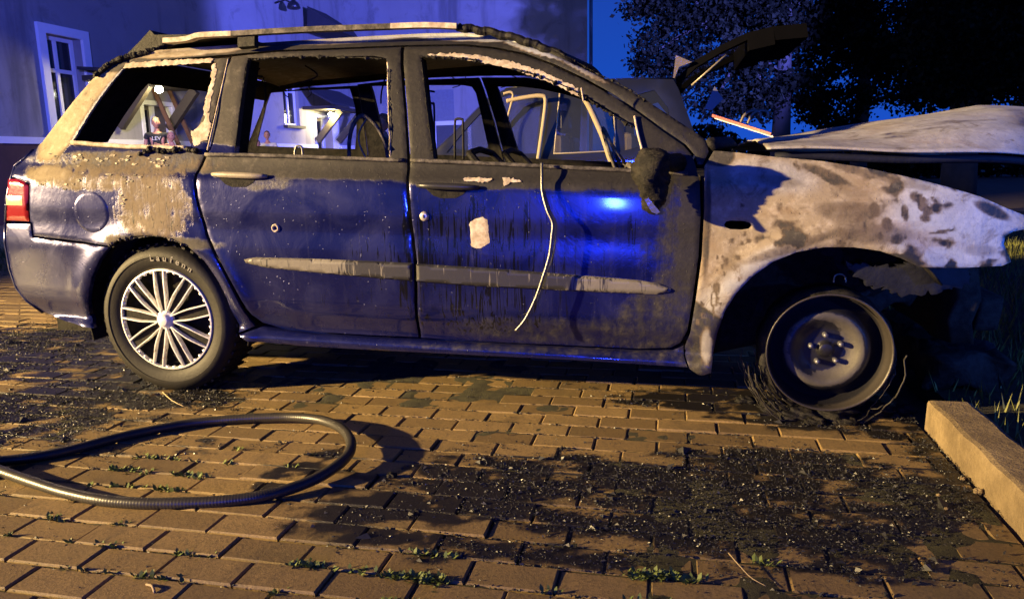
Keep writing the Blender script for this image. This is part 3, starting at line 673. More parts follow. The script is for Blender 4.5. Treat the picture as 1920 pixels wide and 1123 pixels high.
# peeled frame strips: white ribbon over the quarter glass, along the front door top
def ribbon(name, top, bot, m, parent, off=-.004, th=.006, rough_edge=.0015):
    return panel(name, top + bot[::-1], m, parent, th=th, off=off, roll=.001, gap=0, res=.007, rough_edge=rough_edge)
ribbon('peeled_trim', [(236, 119), (300, 114), (350, 112), (402, 110)], [(232, 129), (300, 124), (350, 121), (396, 118)], M_PALE, car)
ribbon('peeled_trim', [(800, 102), (850, 100), (900, 105), (960, 117), (1010, 132), (1050, 149), (1082, 166)], [(806, 109), (850, 110), (900, 117), (960, 130), (1008, 147), (1046, 162), (1088, 184)], M_PALE, car, -.002, .008, .002)
ribbon('peeled_trim', [(404, 120), (407, 135), (398, 175), (392, 215), (396, 240), (388, 262), (365, 276)], [(400, 120), (396, 150), (388, 180), (381, 205), (386, 222), (372, 238), (358, 250)], M_PALE, car, -.003, .006, .003)
ribbon('window_seal', [(220, 122), (195, 150), (160, 205), (122, 268)], [(230, 130), (206, 158), (169, 210), (134, 267)], simple('blue_lit_seal', (.30, .31, .34), .5, 0, .3, 30, .4), car, .002, .012, .001)
def handle(x0, y0, w, m):
    c0 = S(x0, y0, -.02)
    h = MB(); a = S(x0 - w / 2, y0 - 2, -.022); b = S(x0 + w / 2, y0 + 2, -.022)
    P = []; Rr = []
    for i in range(13):
        t = i / 12; q = a.lerp(b, t); q.y += .014 * (2 * t - 1) ** 4; P.append(q); Rr.append(.0125 - .006 * abs(2 * t - 1) ** 3)
    h.tube(P, Rr, 12); o = h.build('door_handle', m, car, True)
    cup = MB(); prof = [(x0 - w * .34, y0 + 4), (x0 - w * .22, y0 + 17), (x0 - w * .1, y0 + 22), (x0 + w * .14, y0 + 22), (x0 + w * .26, y0 + 15), (x0 + w * .36, y0 + 4)]
    panel('handle_shade', prof, M_IN, o, th=.004, off=-.0025, roll=.001, gap=0)  # flat dark patch laid on the door for the shade under the handle
    return o
handle(446, 329, 104, simple('scorched_handle', (.24, .21, .15), .45, 0, .3, 50, .2)); handle(838, 350, 116, M_BLACKP)
# key lock and small dent ring
lk = S(795, 406, -.004); o = MB().lathe([(0, -.004), (.011, -.005), (.016, -.002), (.018, .003)], lk, 28).build('door_lock', simple('lock_metal', (.55, .5, .42), .35, .6), car, True)
MB().box(lk + Vector((-.0015, -.0075, -.006)), lk + Vector((.0015, -.004, .006))).build('keyhole', M_BLACKP, o)
lk = S(516, 428, -.003); MB().lathe([(.0075, .002), (.010, -.004), (.014, -.004), (.017, .002)], lk, 24).build('bare_dent', M_PALE, car, True)
# fuel flap
fc = S(171, 398); 
def disc_on_surface(name, cx, cy, r, m, parent, off=-.003, res=.008):
    c = S(cx, cy); pts = [(c.x + r * math.cos(a), c.z + r * math.sin(a)) for a in np.linspace(0, 2 * math.pi, 40, endpoint=False)]
    return panel(name, pts, m, parent, px=False, th=.006, off=off, roll=.003, gap=0, res=res)
BURN_SAVE = BURN[:]; BURN.append((0, 171, 398, 60, 60, 0, 0, .1)); BURN.append((1, 171, 398, 60, 60, 0, 0.12, .1))
ff = disc_on_surface('fuel_flap', 171, 398, .083, M_BODY, car)
disc_on_surface('flap_gap', 171, 398, .088, M_BLACKP, ff, off=-.0008)
BURN[:] = BURN_SAVE
# bare patch on the door where paint has come off
ribbon('bare_patch', [(880, 418), (892, 410), (905, 407), (914, 412)], [(884, 462), (893, 466), (903, 465), (918, 455)], M_PALE, car, -.002, .003, .001)
ribbon('peeled_trim', [(868, 334), (890, 332), (905, 334), (925, 334)], [(870, 341), (890, 340), (905, 343), (922, 338)], M_PALE, car, -.005, .003, .002)
ribbon('peeled_trim', [(942, 333), (955, 334), (976, 338)], [(945, 348), (958, 343), (976, 342)], M_PALE, car, -.005, .003, .002)

# roof, rear end, cowl ------------------------------------------------------
def loft(name, pts_px, m, bulge, n=20, parent=car, th=.01):
    e = [S(x, y) for x, y in pts_px]; V = []
    for p in e:
        for k in range(n + 1):
            t = k / n; s = math.sin(math.pi * t) ; s2 = 1 - abs(2 * t - 1) ** 2.6; b = bulge(p)
            V.append((p.x + b[0] * s2, p.y + (2 * YC - 2 * p.y) * t, p.z + b[1] * s2))
    Fc = [(i * (n + 1) + k, i * (n + 1) + k + 1, (i + 1) * (n + 1) + k + 1, (i + 1) * (n + 1) + k) for i in range(len(e) - 1) for k in range(n)]
    me = bpy.data.meshes.new(name); me.from_pydata(V, [], Fc); A = np.array(V)
    bn = burn_eval(np.array([(p.x, p.y, p.z) for p in e for _ in range(n + 1)])); cc = np.ones((len(V), 4)); cc[:, :3] = bn[:, :3]
    ca = me.color_attributes.new('burn', 'FLOAT_COLOR', 'POINT'); ca.data.foreach_set('color', cc.ravel())
    me.attributes.new('drip', 'FLOAT', 'POINT')
    o = link(name, me, m, parent, True); sm = o.modifiers.new('s', 'SOLIDIFY'); sm.thickness = th; sm.offset = 0; return o
loft('roof', ROOFEDGE[:11], M_BODY, lambda p: (0, .030), th=.02)
loft('header', [ROOFEDGE[10], ROOFEDGE[11]], M_CHAR, lambda p: (.02, .03), th=.02)
loft('tailgate', [(235, 110), (205, 121), (175, 146), (140, 187), (105, 231), (78, 267), (62, 282)][6:] + [(45, 298), (27, 312), (21, 333), (12, 375), (10, 417)], M_BODY, lambda p: (-.16, .02))
loft('tailgate_frame', [(235, 110), (205, 121), (175, 146)], M_IN, lambda p: (-.08, .02))
loft('bumper_face', [(10, 417), (9, 455), (18, 505), (30, 540), (50, 565), (80, 586)], M_BODY, lambda p: (-.17, 0))
loft('cowl', [(1325, 262), (1340, 280)], M_CHAR, lambda p: (.12, .01), th=.02)
# floor, firewall, wheel wells
fl = MB(); fl.box((-2.75, 2.82, .20), (.15, 2 * YC - 2.82, .26)); fl.build('floor_pan', M_IN, car)
fl = MB(); fl.box((.10, 2.76, .2), (.16, 2 * YC - 2.76, .86)); fl.build('firewall', M_IN, car)
for mir in sides:
    for (cx, cz), R in ((WR, .372), (WF, .405)):
        V = []; n = 24; y0, y1 = 2.64, 2.93
        if mir: y0, y1 = 2 * YC - y0, 2 * YC - y1
        for yy in (y0, y1):
            for k in range(n + 1):
                a = (math.pi * k / n * 1.16 - .25) if cx < 0 else (.62 + (math.pi * 1.16 - .87) * k / n); V.append((cx + R * math.cos(a), yy, cz + R * math.sin(a)))
        V.append((cx, y1, cz)); Fc = [(k, k + 1, n + 2 + k, n + 1 + k) for k in range(n)] + [(n + 1 + k, n + 2 + k, 2 * n + 2) for k in range(n)]
        me = bpy.data.meshes.new('wheel_well'); me.from_pydata(V, [], Fc); o = link('wheel_well', me, M_IN, car, True)
        sm = o.modifiers.new('s', 'SOLIDIFY'); sm.thickness = .006
# dark structure in front of the wheel: inner wing, crash bar, radiator carrier
def lumpy(name, a, b, m, parent, amp=.02, sub=5, sc=9):
    k = MB().box(a, b); me = k.mesh(); bm = bmesh.new(); bm.from_mesh(me); bmesh.ops.subdivide_edges(bm, edges=bm.edges[:], cuts=sub, use_grid_fill=True)
    for v in bm.verts:
        c = v.co; v.co += Vector((math.sin(c.y * sc * 2 + c.z * sc * 3), math.sin(c.x * sc * 2.3 + c.z * sc * 2.1), math.sin(c.x * sc * 2.7 + c.y * sc * 1.7))) * amp
    bm.to_mesh(me); bm.free(); return link(name, me, m, parent, True)
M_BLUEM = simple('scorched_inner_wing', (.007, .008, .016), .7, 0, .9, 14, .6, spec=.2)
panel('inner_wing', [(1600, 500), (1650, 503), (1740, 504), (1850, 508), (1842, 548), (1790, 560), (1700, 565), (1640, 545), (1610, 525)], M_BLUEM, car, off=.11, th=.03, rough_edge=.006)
lumpy('crash_bar', (1.12, 3.0, .28), (1.20, 4.0, .40), M_IN, car, .008)
lumpy('radiator_carrier', (1.02, 2.95, .22), (1.10, 4.0, .74), M_IN, car, .012)
lumpy('engine', (.35, 2.95, .35), (.92, 3.9, .80), M_IN, car, .035, 8, 7)
lumpy('bumper_remains', (.98, 3.0, .04), (1.25, 3.9, .17), M_CHAR, car, .02, 8, 11)

# bonnet: burnt pale, sprung open at its front edge ---------------------------
def bonnet():
    V = []; nu, nv = 60, 50; y0 = 2.70; y1 = 2 * YC - y0
    for i in range(nu + 1):
        u = i / nu; X = .315 + u * 1.09
        for j in range(nv + 1):
            v = j / nv; s = 1 - abs(2 * v - 1)                    # 0 at the edges, 1 in the middle
            lift = (.150 * min(u * 1.25, 1.05) + .035)
            h = lift * (np.interp(s, [0, .03, .18, .26, .5, 1], [0, .05, .42, .50, .84, 1.0]))
            edge_in = .33 * max(0, X - .75) ** 2 * (1 - 2 * v)
            z = .948 - .040 * u + h - .10 * max(0, u - .75) ** 1.5 + .004 * math.sin(u * 11 + v * 7) + .003 * math.sin(v * 31 + u * 5)
            V.append((X - .09 * (2 * v - 1) ** 2 * u, y0 + (y1 - y0) * v + edge_in, z))
    Fc = [(i * (nv + 1) + k, i * (nv + 1) + k + 1, (i + 1) * (nv + 1) + k + 1, (i + 1) * (nv + 1) + k) for i in range(nu) for k in range(nv)]
    me = bpy.data.meshes.new('bonnet'); me.from_pydata(V, [], Fc)
    cc = np.ones((len(V), 4)); A = np.array(V); cc[:, 0] = 0; cc[:, 1] = 1.05; cc[:, 2] = np.clip(1.25 - (A[:, 0] - .5) * .95, .15, 1)
    st = fbm(A[:, 0] * .8 + A[:, 1] * .6, A[:, 1] * 3.5 - A[:, 0], 4, 4, 2); cc[:, 1] = 1.1 - np.clip(st - .5, 0, 1) * 2.4; cc[:, 2] *= np.clip(1.1 - st, .2, .6)
    d = np.hypot((A[:, 0] - 1.26) / .16, (A[:, 1] - 2.95) / .3) + (st - .5); cc[:, 1] = np.where(d < 1, .45 + .5 * d, cc[:, 1]); 
    ca = me.color_attributes.new('burn', 'FLOAT_COLOR', 'POINT'); ca.data.foreach_set('color', cc.ravel()); me.attributes.new('drip', 'FLOAT', 'POINT')
    o = link('bonnet', me, M_BODY, car, True); sm = o.modifiers.new('s', 'SOLIDIFY'); sm.thickness = .006; sm.offset = -1
    f = MB(); pts = [Vector(V[i * (nv + 1) + 1]) + Vector((0, .02, -.03)) for i in range(2, nu + 1, 3)]; f.tube(pts, .014, 8); f.build('bonnet_edge_frame', M_BLUEM, o, True)
bonnet()

# roof rack ------------------------------------------------------------------
def rack(mir):
    off = -.02
    def rail(pts, name, m, w=.020, t=.011):
        P = [at(x, y, Y) for x, y, Y in pts]; P = [Vector(q) for q in spline(P, 6)]
        if mir: P = [Vector((q.x, 2 * YC - q.y, q.z)) for q in P]
        k = MB(); n = len(P); V = []
        for q in P:
            V += [q + Vector((0, -w, -t * .8)), q + Vector((0, -w * .8, t)), q + Vector((0, w * .8, t)), q + Vector((0, w, -t * .8))]
        Fc = [(4 * i + a, 4 * i + (a + 1) % 4, 4 * i + 4 + (a + 1) % 4, 4 * i + 4 + a) for i in range(n - 1) for a in range(4)] + [(0, 1, 2, 3), (4 * n - 4, 4 * n - 3, 4 * n - 2, 4 * n - 1)]
        k.add(V, Fc); return smooth_auto(k.build(name, m, car), 30)
    Y = 2.84
    rail([(310, 78, Y), (350, 75, Y), (375, 68, Y), (410, 66, Y), (437, 65, Y)], 'roof_rail', M_PALE)
    rail([(437, 65, Y), (520, 60, Y), (600, 56, Y), (680, 53, Y), (735, 51, Y)], 'roof_rail', M_CHAR2)
    rail([(735, 51, Y), (800, 49, Y), (858, 51, Y)], 'roof_rail', M_PALE)
    k = MB(); P = [at(x, y, Y + .01) for x, y in ((858, 52), (890, 56), (930, 63), (980, 76), (1022, 92), (1060, 108))]; P = [Vector(q) for q in spline(P, 10)]
    P = [q + Vector((0, .003 * math.sin(i * .9), .003 * math.sin(i * .7 + 2))) for i, q in enumerate(P)]
    if mir: P = [Vector((q.x, 2 * YC - q.y, q.z)) for q in P]
    k.tube(P, [.015 + .002 * math.sin(i * .5) * math.sin(i * 1.3 + 1) + random.random() * .002 for i in range(len(P))], 8); k.build('melted_rail_end', M_CHAR, car)
    f = MB()
    for x, y in ((465, 76),):
        a = at(x, y - 10, Y + .01); b = at(x, y + 14, Y + .0)
        if mir: a.y = 2 * YC - a.y; b.y = 2 * YC - b.y
        f.bar(a, b, .075, .03, (0, 1, 0))
    f.build('rail_foot', M_CHAR, car)
rack(False); rack(True)
# burnt spoiler lump above the tailgate
sp = MB(); Yn, Yf = 2.95, 4.05
pp = [(236, 104), (262, 78), (281, 57), (290, 66), (430, 64), (330, 84), (262, 104)]
sp.prism([at(x, y, Yn) for x, y in pp], (0, Yf - Yn, 0)); sp.build('burnt_spoiler', M_CHAR, car)
for _ in range(1):
    k = MB(); P = [S(x, y, -.008) for x, y in ((180, 142), (205, 122), (235, 108), (270, 100), (300, 92), (318, 82))]; P = [Vector(q) + Vector((0, random.gauss(0, .001), random.gauss(0, .0015))) for q in spline(P, 22)]
    k.tube(P, [.012 + .003 * math.sin(i * .21) * math.sin(i * .53 + 1) + random.gauss(0, .0009) for i in range(len(P))], 8); k.build('melted_plastic', M_CHAR, car)
k = MB(); P = [S(x, y, -.012) for x, y in ((262, 289), (285, 280), (310, 284), (340, 280), (375, 284))]; P = [Vector(q) + Vector((0, random.gauss(0, .001), random.gauss(0, .0015))) for q in spline(P, 20)]
k.tube(P, [.008 + .006 * math.sin(i * .27) * math.sin(i * .61 + 1) + random.gauss(0, .001) for i in range(len(P))], 8); k.build('melted_plastic', M_CHAR, car)

def crust(pts, r0, r1, m=None, off=-.004, step=26):
    P = [S(x, y, off) for x, y in pts]; P = [Vector(q) for q in spline(P, step)]
    rad = [r0 + (r1 - r0) * max(0, math.sin(i * .31) * math.sin(i * .83 + 1) + random.gauss(0, .25)) for i in range(len(P))]
    P = [q + Vector((0, random.gauss(0, .0015), -rad[i] * .4 + random.gauss(0, .001))) for i, q in enumerate(P)]
    MB().tube(P, rad, 6).build('charred_crust', m or M_CHAR, car)
crust([(466, 112), (540, 107), (620, 106), (720, 110)], .002, .008); crust([(440, 289), (540, 292), (640, 295), (726, 299)], .001, .006, M_CHAR2)
crust([(790, 106), (850, 108), (900, 114)], .003, .009); crust([(815, 302), (900, 305), (1000, 310), (1180, 318)], .001, .006)
crust([(960, 128), (1020, 146), (1080, 172), (1130, 204), (1188, 240)], .002, .009); crust([(136, 268), (240, 273), (350, 277)], .001, .005, M_CHAR2)
crust([(727, 130), (729, 210), (730, 290)], .001, .004, M_CHAR2); crust([(464, 115), (450, 200), (440, 285)], .001, .005); crust([(790, 112), (800, 200), (812, 296)], .001, .006)
crust([(1010, 84), (1060, 104), (1110, 133), (1170, 162), (1220, 194)], .001, .006)
crust([(250, 446), (300, 443), (350, 461)], .001, .006, M_CHAR2, -.002); crust([(200, 462), (226, 448), (250, 444)], .002, .009, M_CHAR2, -.003)
def hanging_bits():
    # collapsed headlining rags and wires inside the cabin
    rr = random.Random(11)
    for i in range(16):
        x = rr.uniform(-2.2, -.35); y = rr.uniform(2.95, 4.0); z = 1.36; l = rr.uniform(.04, .16)
        P = [Vector((x, y, z)), Vector((x + rr.gauss(0, .03), y + rr.gauss(0, .03), z - l * .6)), Vector((x + rr.gauss(0, .06), y + rr.gauss(0, .05), z - l))]
        MB().tube([Vector(q) for q in spline(P, 5)], rr.uniform(.002, .006), 5).build('hanging_wire', M_CHAR, car, True)
hanging_bits()
# interior bits -----------------------------------------------------------------
def wire(name, pts, r, m, Y, parent=car):
    P = [Vector(q) for q in spline([at(x, y, Y + (dy[0] if dy else 0)) for x, y, *dy in pts], 6)]
    return MB().tube(P, r, 8).build(name, m, parent, True)
for (x0, x1, yt, yb, Y, m) in ((553, 567, 275, 300, 3.1, M_WIRE), (853, 868, 224, 300, 3.05, M_CHAR), (802, 814, 195, 300, 3.5, M_CHAR)):
    wire('headrest_frame', [(x0, yb), (x0, yt + 10), (x0 + 3, yt), (x1 - 3, yt), (x1, yt + 8), (x1 + 1, yb)], .005, m, Y)
wire('bent_frame', [(655, 300), (655, 265), (662, 235), (676, 218), (690, 222), (708, 240), (722, 270), (728, 300)], .009, M_CHAR2, 3.0)
wire('bent_frame', [(690, 220), (675, 245), (674, 270), (688, 300)], .004, M_WIRE, 3.0)
def seat(x0, x1, Y, ztop, tilt=.12, nm='seat_frame'):
    r = MB(); zb = .45
    for x in (x0, x1): r.tube([(x, Y, zb), (x - tilt, Y + .02, ztop - .05), (x - tilt - .01, Y + .03, ztop)], .014, 8)
    for q in range(5):
        t = .2 + q * .19; z = zb + (ztop - zb) * t; xx = -tilt * t
        r.tube([(x0 + xx, Y, z), ((x0 + x1) / 2 + xx - .02, Y + .02, z - .01), (x1 + xx, Y, z)], .006, 6)
    return r
def seat_y(X, y0, y1, ztop, lean):
    r = MB(); zb = .42
    for y in (y0, y1): r.tube([(X, y, zb), (X - lean * .6, y, ztop - .12), (X - lean, y + (.03 if y == y0 else -.03), ztop)], .016, 8)
    r.tube([(X - lean, y0 + .03, ztop), (X - lean - .005, (y0 + y1) / 2, ztop + .015), (X - lean, y1 - .03, ztop)], .014, 8)
    for q in range(7):
        t = .1 + q * .13; z = zb + (ztop - zb) * t; xx = X - lean * t * .9
        r.tube([(xx, y0, z), (xx - .02, (y0 + y1) / 2, z - .015), (xx, y1, z)], .006, 6)
    r.box((X - .02, y0 + .02, .38), (X + .48, y1 - .02, .44), bev=.02)
    return r
seat_y(-.55, 2.95, 3.40, .96, .26).build('seat_frame', M_CHAR, car); seat_y(-.55, 3.60, 4.05, .96, .26).build('seat_frame', M_CHAR, car)
seat_y(-1.45, 2.90, 4.08, .90, .30).build('seat_frame', M_CHAR, car)
lumpy('dashboard', (-.10, 2.80, .55), (.14, 4.18, .84), M_IN, car, .015, 7, 9)
sw = MB(); c = Vector((-.28, 3.88, .90)); ring = [c + Vector((.35 * .19 * math.sin(a) * -1, .19 * math.cos(a), .19 * math.sin(a) * .93)) for a in np.linspace(0, 2 * math.pi, 28, endpoint=False)]
sw.tube(ring, .008, 8, closed=True)
for k in (0, 9, 18): sw.tube([c + Vector((.05, 0, -.01)), ring[k]], .007, 6)
sw.tube([c + Vector((.05, 0, -.01)), c + Vector((.25, 0, -.10))], .02, 8); sw.build('steering_wheel', M_CHAR2, car, True)

def inner_pillar(pts, Y0, depth, w):
    k = MB(); n = len(pts)
    P = [S(x, y, .012) for x, y in pts]
    V = []
    for p in P: V += [p, p + Vector((.0, depth, 0)), p + Vector((-w, depth, 0)), p + Vector((-w, 0, 0))]
    k.add(V, [(4 * i + a, 4 * i + (a + 1) % 4, 4 * i + 4 + (a + 1) % 4, 4 * i + 4 + a) for i in range(n - 1) for a in range(4)]); k.build('inner_pillar', M_IN, car)
inner_pillar([(236, 132), (205, 162), (168, 214), (136, 266)], 0, .20, .05)
inner_pillar([(462, 112), (450, 200), (438, 287)], 0, .10, .06)
inner_pillar([(790, 110), (800, 200), (812, 298)], 0, .06, .06)

# melted mirror ---------------------------------------------------------------------
def melted():
    secs = [(1218, 278, 14, .02), (1226, 290, 27, .04), (1222, 310, 32, .05), (1221, 335, 31, .05), (1224, 358, 24, .045), (1226, 378, 20, .035), (1222, 392, 15, .03), (1228, 402, 7, .012)]
    me = bpy.data.meshes.new('m'); V = []; n = 18
    cs = spline([(a, b, c_, d_) for a, b, c_, d_ in secs], 5)
    for i, (x, y, w_, dd) in enumerate(cs):
        c = at(x, y, 2.50); rx = w_ / 540
        for k in range(n):
            a = 2 * math.pi * k / n; j = 1 + .18 * math.sin(k * 2.1 + i * .8) * math.sin(i * .5 + k) + random.gauss(0, .05)
            V.append((c.x + rx * math.cos(a) * j, c.y + dd * 1.1 * math.sin(a) * j, c.z))
    Fc = [(i * n + k, i * n + (k + 1) % n, (i + 1) * n + (k + 1) % n, (i + 1) * n + k) for i in range(len(cs) - 1) for k in range(n)] + [tuple(range(n))[::-1], tuple((len(cs) - 1) * n + k for k in range(n))]
    me.from_pydata(V, [], Fc); o = link('melted_mirror', me, M_CHAR3, car, True)
    MB().tube([at(1228, 300, 2.52), at(1250, 305, 2.58), at(1270, 306, 2.66)], [.03, .028, .035], 10).build('mirror_arm', M_CHAR, o, True)
    g = MB().prism([at(x, y, 2.445) for x, y in ((1208, 374), (1216, 372), (1238, 398), (1232, 402), (1222, 398))], (0, .006, 0)); g.build('mirror_glass', simple('mirror_shard', (.3, .3, .32), .15, .8), o)
M_CHAR3 = char_material('melted_plastic_crust', (.004, .004, .004), (.026, .023, .018), .6, 1.)
melted()
# sail panel behind the mirror
panel('sail_panel', [(1193, 222), (1215, 230), (1262, 262), (1288, 285), (1300, 318), (1206, 316), (1200, 280)], M_CHAR2, car, th=.02, off=.004)
trim('pale_edge', [(1190, 218), (1196, 250), (1206, 288)], .005, M_PALE, car)
# hanging wire seal from the belt of the front door
hp = [(1016, 306, 2.62), (1016, 330, 2.60), (1017, 360, 2.585), (1026, 395, 2.565), (1036, 418, 2.555), (1035, 440, 2.55), (1030, 480, 2.545), (1018, 520, 2.54), (1004, 560, 2.54), (985, 598, 2.54), (967, 620, 2.54)]
hs_ = MB().tube([Vector(q) for q in spline([at(*q) for q in hp], 8)], .0052, 8).build('hanging_door_seal', M_WIRE, car, True)
wire('door_seal_strip', [(1090, 165), (1094, 190)], .003, M_PALE, 2.66)
# peeling flakes on the rear quarter
def flakes():
    V = []; Fc = []
    zones = [(200, 300, 120, 11, 30), (300, 305, 60, 9, 10), (150, 340, 70, 16, 10), (235, 335, 36, 16, 12), (226, 375, 8, 16, 4)]
    for cx, cy, rx, ry, n in zones:
        for _ in range(n):
            x = cx + random.gauss(0, rx * .6); y = cy + random.gauss(0, ry * .6)
            if x < 60 or x > 372 or (x - 171) ** 2 + (y - 398) ** 2 < 36 ** 2: continue
            c = S(x, y, -.002); s = random.uniform(.006, .015) * (1.4 if y < 318 else 1); a = random.gauss(0, .5) + (3.14 if random.random() < .5 else 0)
            u = Vector((math.cos(a), 0, .5 * math.sin(a))); w_ = Vector((-math.sin(a), 0, .6 * math.cos(a))); curl = random.uniform(.05, .45)
            k = len(V)
            curl *= .6; V += [c + u * s + Vector((0, -curl * s, 0)), c + w_ * s * .6 + Vector((0, -.001, 0)), c - u * s * .7, c - w_ * s * .7 + Vector((0, -curl * s * .3, 0)), c + u * s * .45 - w_ * s * .4 + Vector((0, -curl * s * .9, 0))]
            Fc += [(k, k + 1, k + 2, k + 3, k + 4)]
    me = bpy.data.meshes.new('flakes'); me.from_pydata([tuple(v) for v in V], [], Fc)
    m, t, b = mat('paint_flake'); nn = noise(t, coords(t), 70, 3)
    t.links.new(ramp(t, nn, [(.35, (.03, .027, .024)), (.48, (.10, .08, .055)), (.58, (.26, .21, .14)), (.7, (.50, .43, .32))]), b.inputs['Base Color']); b.inputs['Roughness'].default_value = .55
    tag(link('peeling_paint', me, m, quarter_near, smooth=False), 'curled pale flakes of peeling paint', kind='stuff')
quarter_near = [o for o in car.children if o.name.startswith('rear_quarter_panel')][0]
flakes()

# wheels -----------------------------------------------------------------------------
M_TYRE = simple('tyre_rubber', (.012, .011, .010), .6, 0, .5, 16, .35, .003, spec=.25)
def alloy_mat():
    m, t, b = mat('silver_hubcap'); v = coords(t); n = noise(t, v, 60, 6, .7)
    c = mixc(t, sstep(t, n, .45, .75), (.80, .79, .78), (.42, .38, .32)); t.links.new(c, b.inputs['Base Color']); b.inputs['Roughness'].default_value = .38; b.inputs['Metallic'].default_value = .25
    return m
M_ALLOY = alloy_mat()
def rear_wheel(cx, cy, cz, mir=False):
    sg = -1 if not mir else 1
    Wr = empty('wheel', (0, 0, 0)); Wr.parent = car; Wr.matrix_parent_inverse = Matrix.Identity(4); Wr.location = Vector((cx, cy, cz)) - Vector(car.location)
    Ro, Rr = .312, .215; d = (lambda q: q * -sg)
    pr = [(.205, .02), (.212, .004), (.222, -.004), (.240, -.012), (.262, -.015), (.264, -.018), (.275, -.017), (.290, -.009), (.302, .004), (.309, .020), (Ro, .045), (.3145, .095), (Ro, .15), (.302, .185), (.27, .20), (.20, .19)]
    T = MB().lathe([(r, d(q)) for r, q in pr], (cx, cy, cz), 96)
    for k in range(96):     # tread blocks
        a = 2 * math.pi * k / 96
        for yy in (.03, .075, .12, .16):
            if k % 2 == int(yy * 100) % 2:
                p = Vector((math.cos(a), 0, math.sin(a))); q = Vector((-math.sin(a), 0, math.cos(a)))
                c = Vector((cx, cy + d(yy), cz)) + p * .312; T.bar(c - q * .007, c + q * .007, .03, .008, p)
    tyre = T.build('tyre', M_TYRE, Wr, True); tyre.data.set_sharp_from_angle(angle=R_(40))
    rim = MB().lathe([(r, d(q)) for r, q in [(.216, .004), (.212, .000), (.207, .006), (.2, .045), (.19, .06), (.06, .055), (.0, .05)]], (cx, cy, cz), 72).build('rim', M_IN, Wr, True)
    hc = MB(); hc.lathe([(r, d(q)) for r, q in [(.2145, .004), (.2115, -.007), (.2065, -.008), (.2035, .001), (.2035, .012)]], (cx, cy, cz), 96)
    c0 = Vector((cx, cy, cz))
    for i in range(9):
        a0 = math.radians(93 + 40 * i)
        for sd in (-1, 1):
            P = []
            for k in range(9):
                t = k / 8; r = .030 + t * .176; half = (.019 + .007 * t) ; dish = -.012 - .010 * math.sin(t * 2.6) + .012 * t
                u = Vector((math.cos(a0), 0, math.sin(a0))); w_ = Vector((-math.sin(a0), 0, math.cos(a0)))
                off = sd * (.011 + .0105 * min(t * 2.2, 1))
                P.append((c0 + u * r + w_ * off + Vector((0, d(dish), 0)), w_))
            V = []; 
            for k, (p, w_) in enumerate(P):
                hw = .0029 + .0007 * (k / 8); V += [p - w_ * hw + Vector((0, d(.002), 0)), p - w_ * hw * .6 + Vector((0, d(-.002), 0)), p + w_ * hw * .6 + Vector((0, d(-.002), 0)), p + w_ * hw + Vector((0, d(.002), 0)), p + w_ * hw + Vector((0, d(.02), 0)), p - w_ * hw + Vector((0, d(.02), 0))]
            hc.add(V, [(6 * k + a, 6 * k + (a + 1) % 6, 6 * k + 6 + (a + 1) % 6, 6 * k + 6 + a) for k in range(8) for a in range(6)])
        # scallops at the rim between spokes
        for q in (-.15, .0, .15):
            aa = a0 + math.radians(20) + q; p = c0 + Vector((math.cos(aa), 0, math.sin(aa))) * .203; hc.lathe([(0, d(-.006)), (.005, d(-.004)), (.006, d(.004))], p, 10)
    hc.lathe([(r, d(q)) for r, q in [(0, -.028), (.018, -.027), (.024, -.024), (.027, -.018), (.029, -.014), (.038, -.010), (.040, .01)]], c0, 40)
    h = hc.build('hubcap', M_ALLOY, Wr, True); h.data.set_sharp_from_angle(angle=R_(40))
    db = MB()
    for i in range(9):
        a0 = math.radians(93 + 40 * i); u = Vector((math.cos(a0), 0, math.sin(a0))); db.bar(c0 + u * .04 + Vector((0, d(.004), 0)), c0 + u * .2 + Vector((0, d(.006), 0)), .030, .01, (0, 1, 0))
    db.build('spoke_insert', M_IN, Wr)
    return Wr
W1 = rear_wheel(WR[0], 2.640, .307); W2 = rear_wheel(WR[0], 2 * YC - 2.640, .307, True)
# raised lettering on the sidewall, as on the tyre in the picture
def tyre_text(txt, c, R, a_mid, size, parent):
    m_ = simple('raised_lettering', (.16, .15, .13), .5, 0, .3, 60, 0)
    n = len(txt); step = size * .80 / R; k = MB()
    cu = bpy.data.curves.new('t', 'FONT'); verts = []; faces = []
    for i, ch in enumerate(txt):
        cu.body = ch; cu.size = size; cu.extrude = .0012; cu.align_x = 'CENTER'; cu.offset = .0008
        o = bpy.data.objects.new('t', cu); COL.objects.link(o); bpy.context.view_layer.update()
        me = bpy.data.meshes.new_from_object(o.evaluated_get(bpy.context.evaluated_depsgraph_get())); bpy.data.objects.remove(o)
        a = a_mid + step * ((n - 1) / 2 - i); u = Vector((math.cos(a), 0, math.sin(a))); r = Vector((math.sin(a), 0, -math.cos(a)))
        vs = [c + u * (R + v.co.y) + r * v.co.x + Vector((0, -v.co.z, 0)) for v in me.vertices]
        k.add(vs, [tuple(p.vertices) for p in me.polygons])
    k.build('tyre_lettering', m_, parent)
tyre_text('Laufenn', Vector((WR[0], 2.6235, .307)), .2485, math.radians(76), .036, [o for o in W1.children if o.name.startswith('tyre')][0])

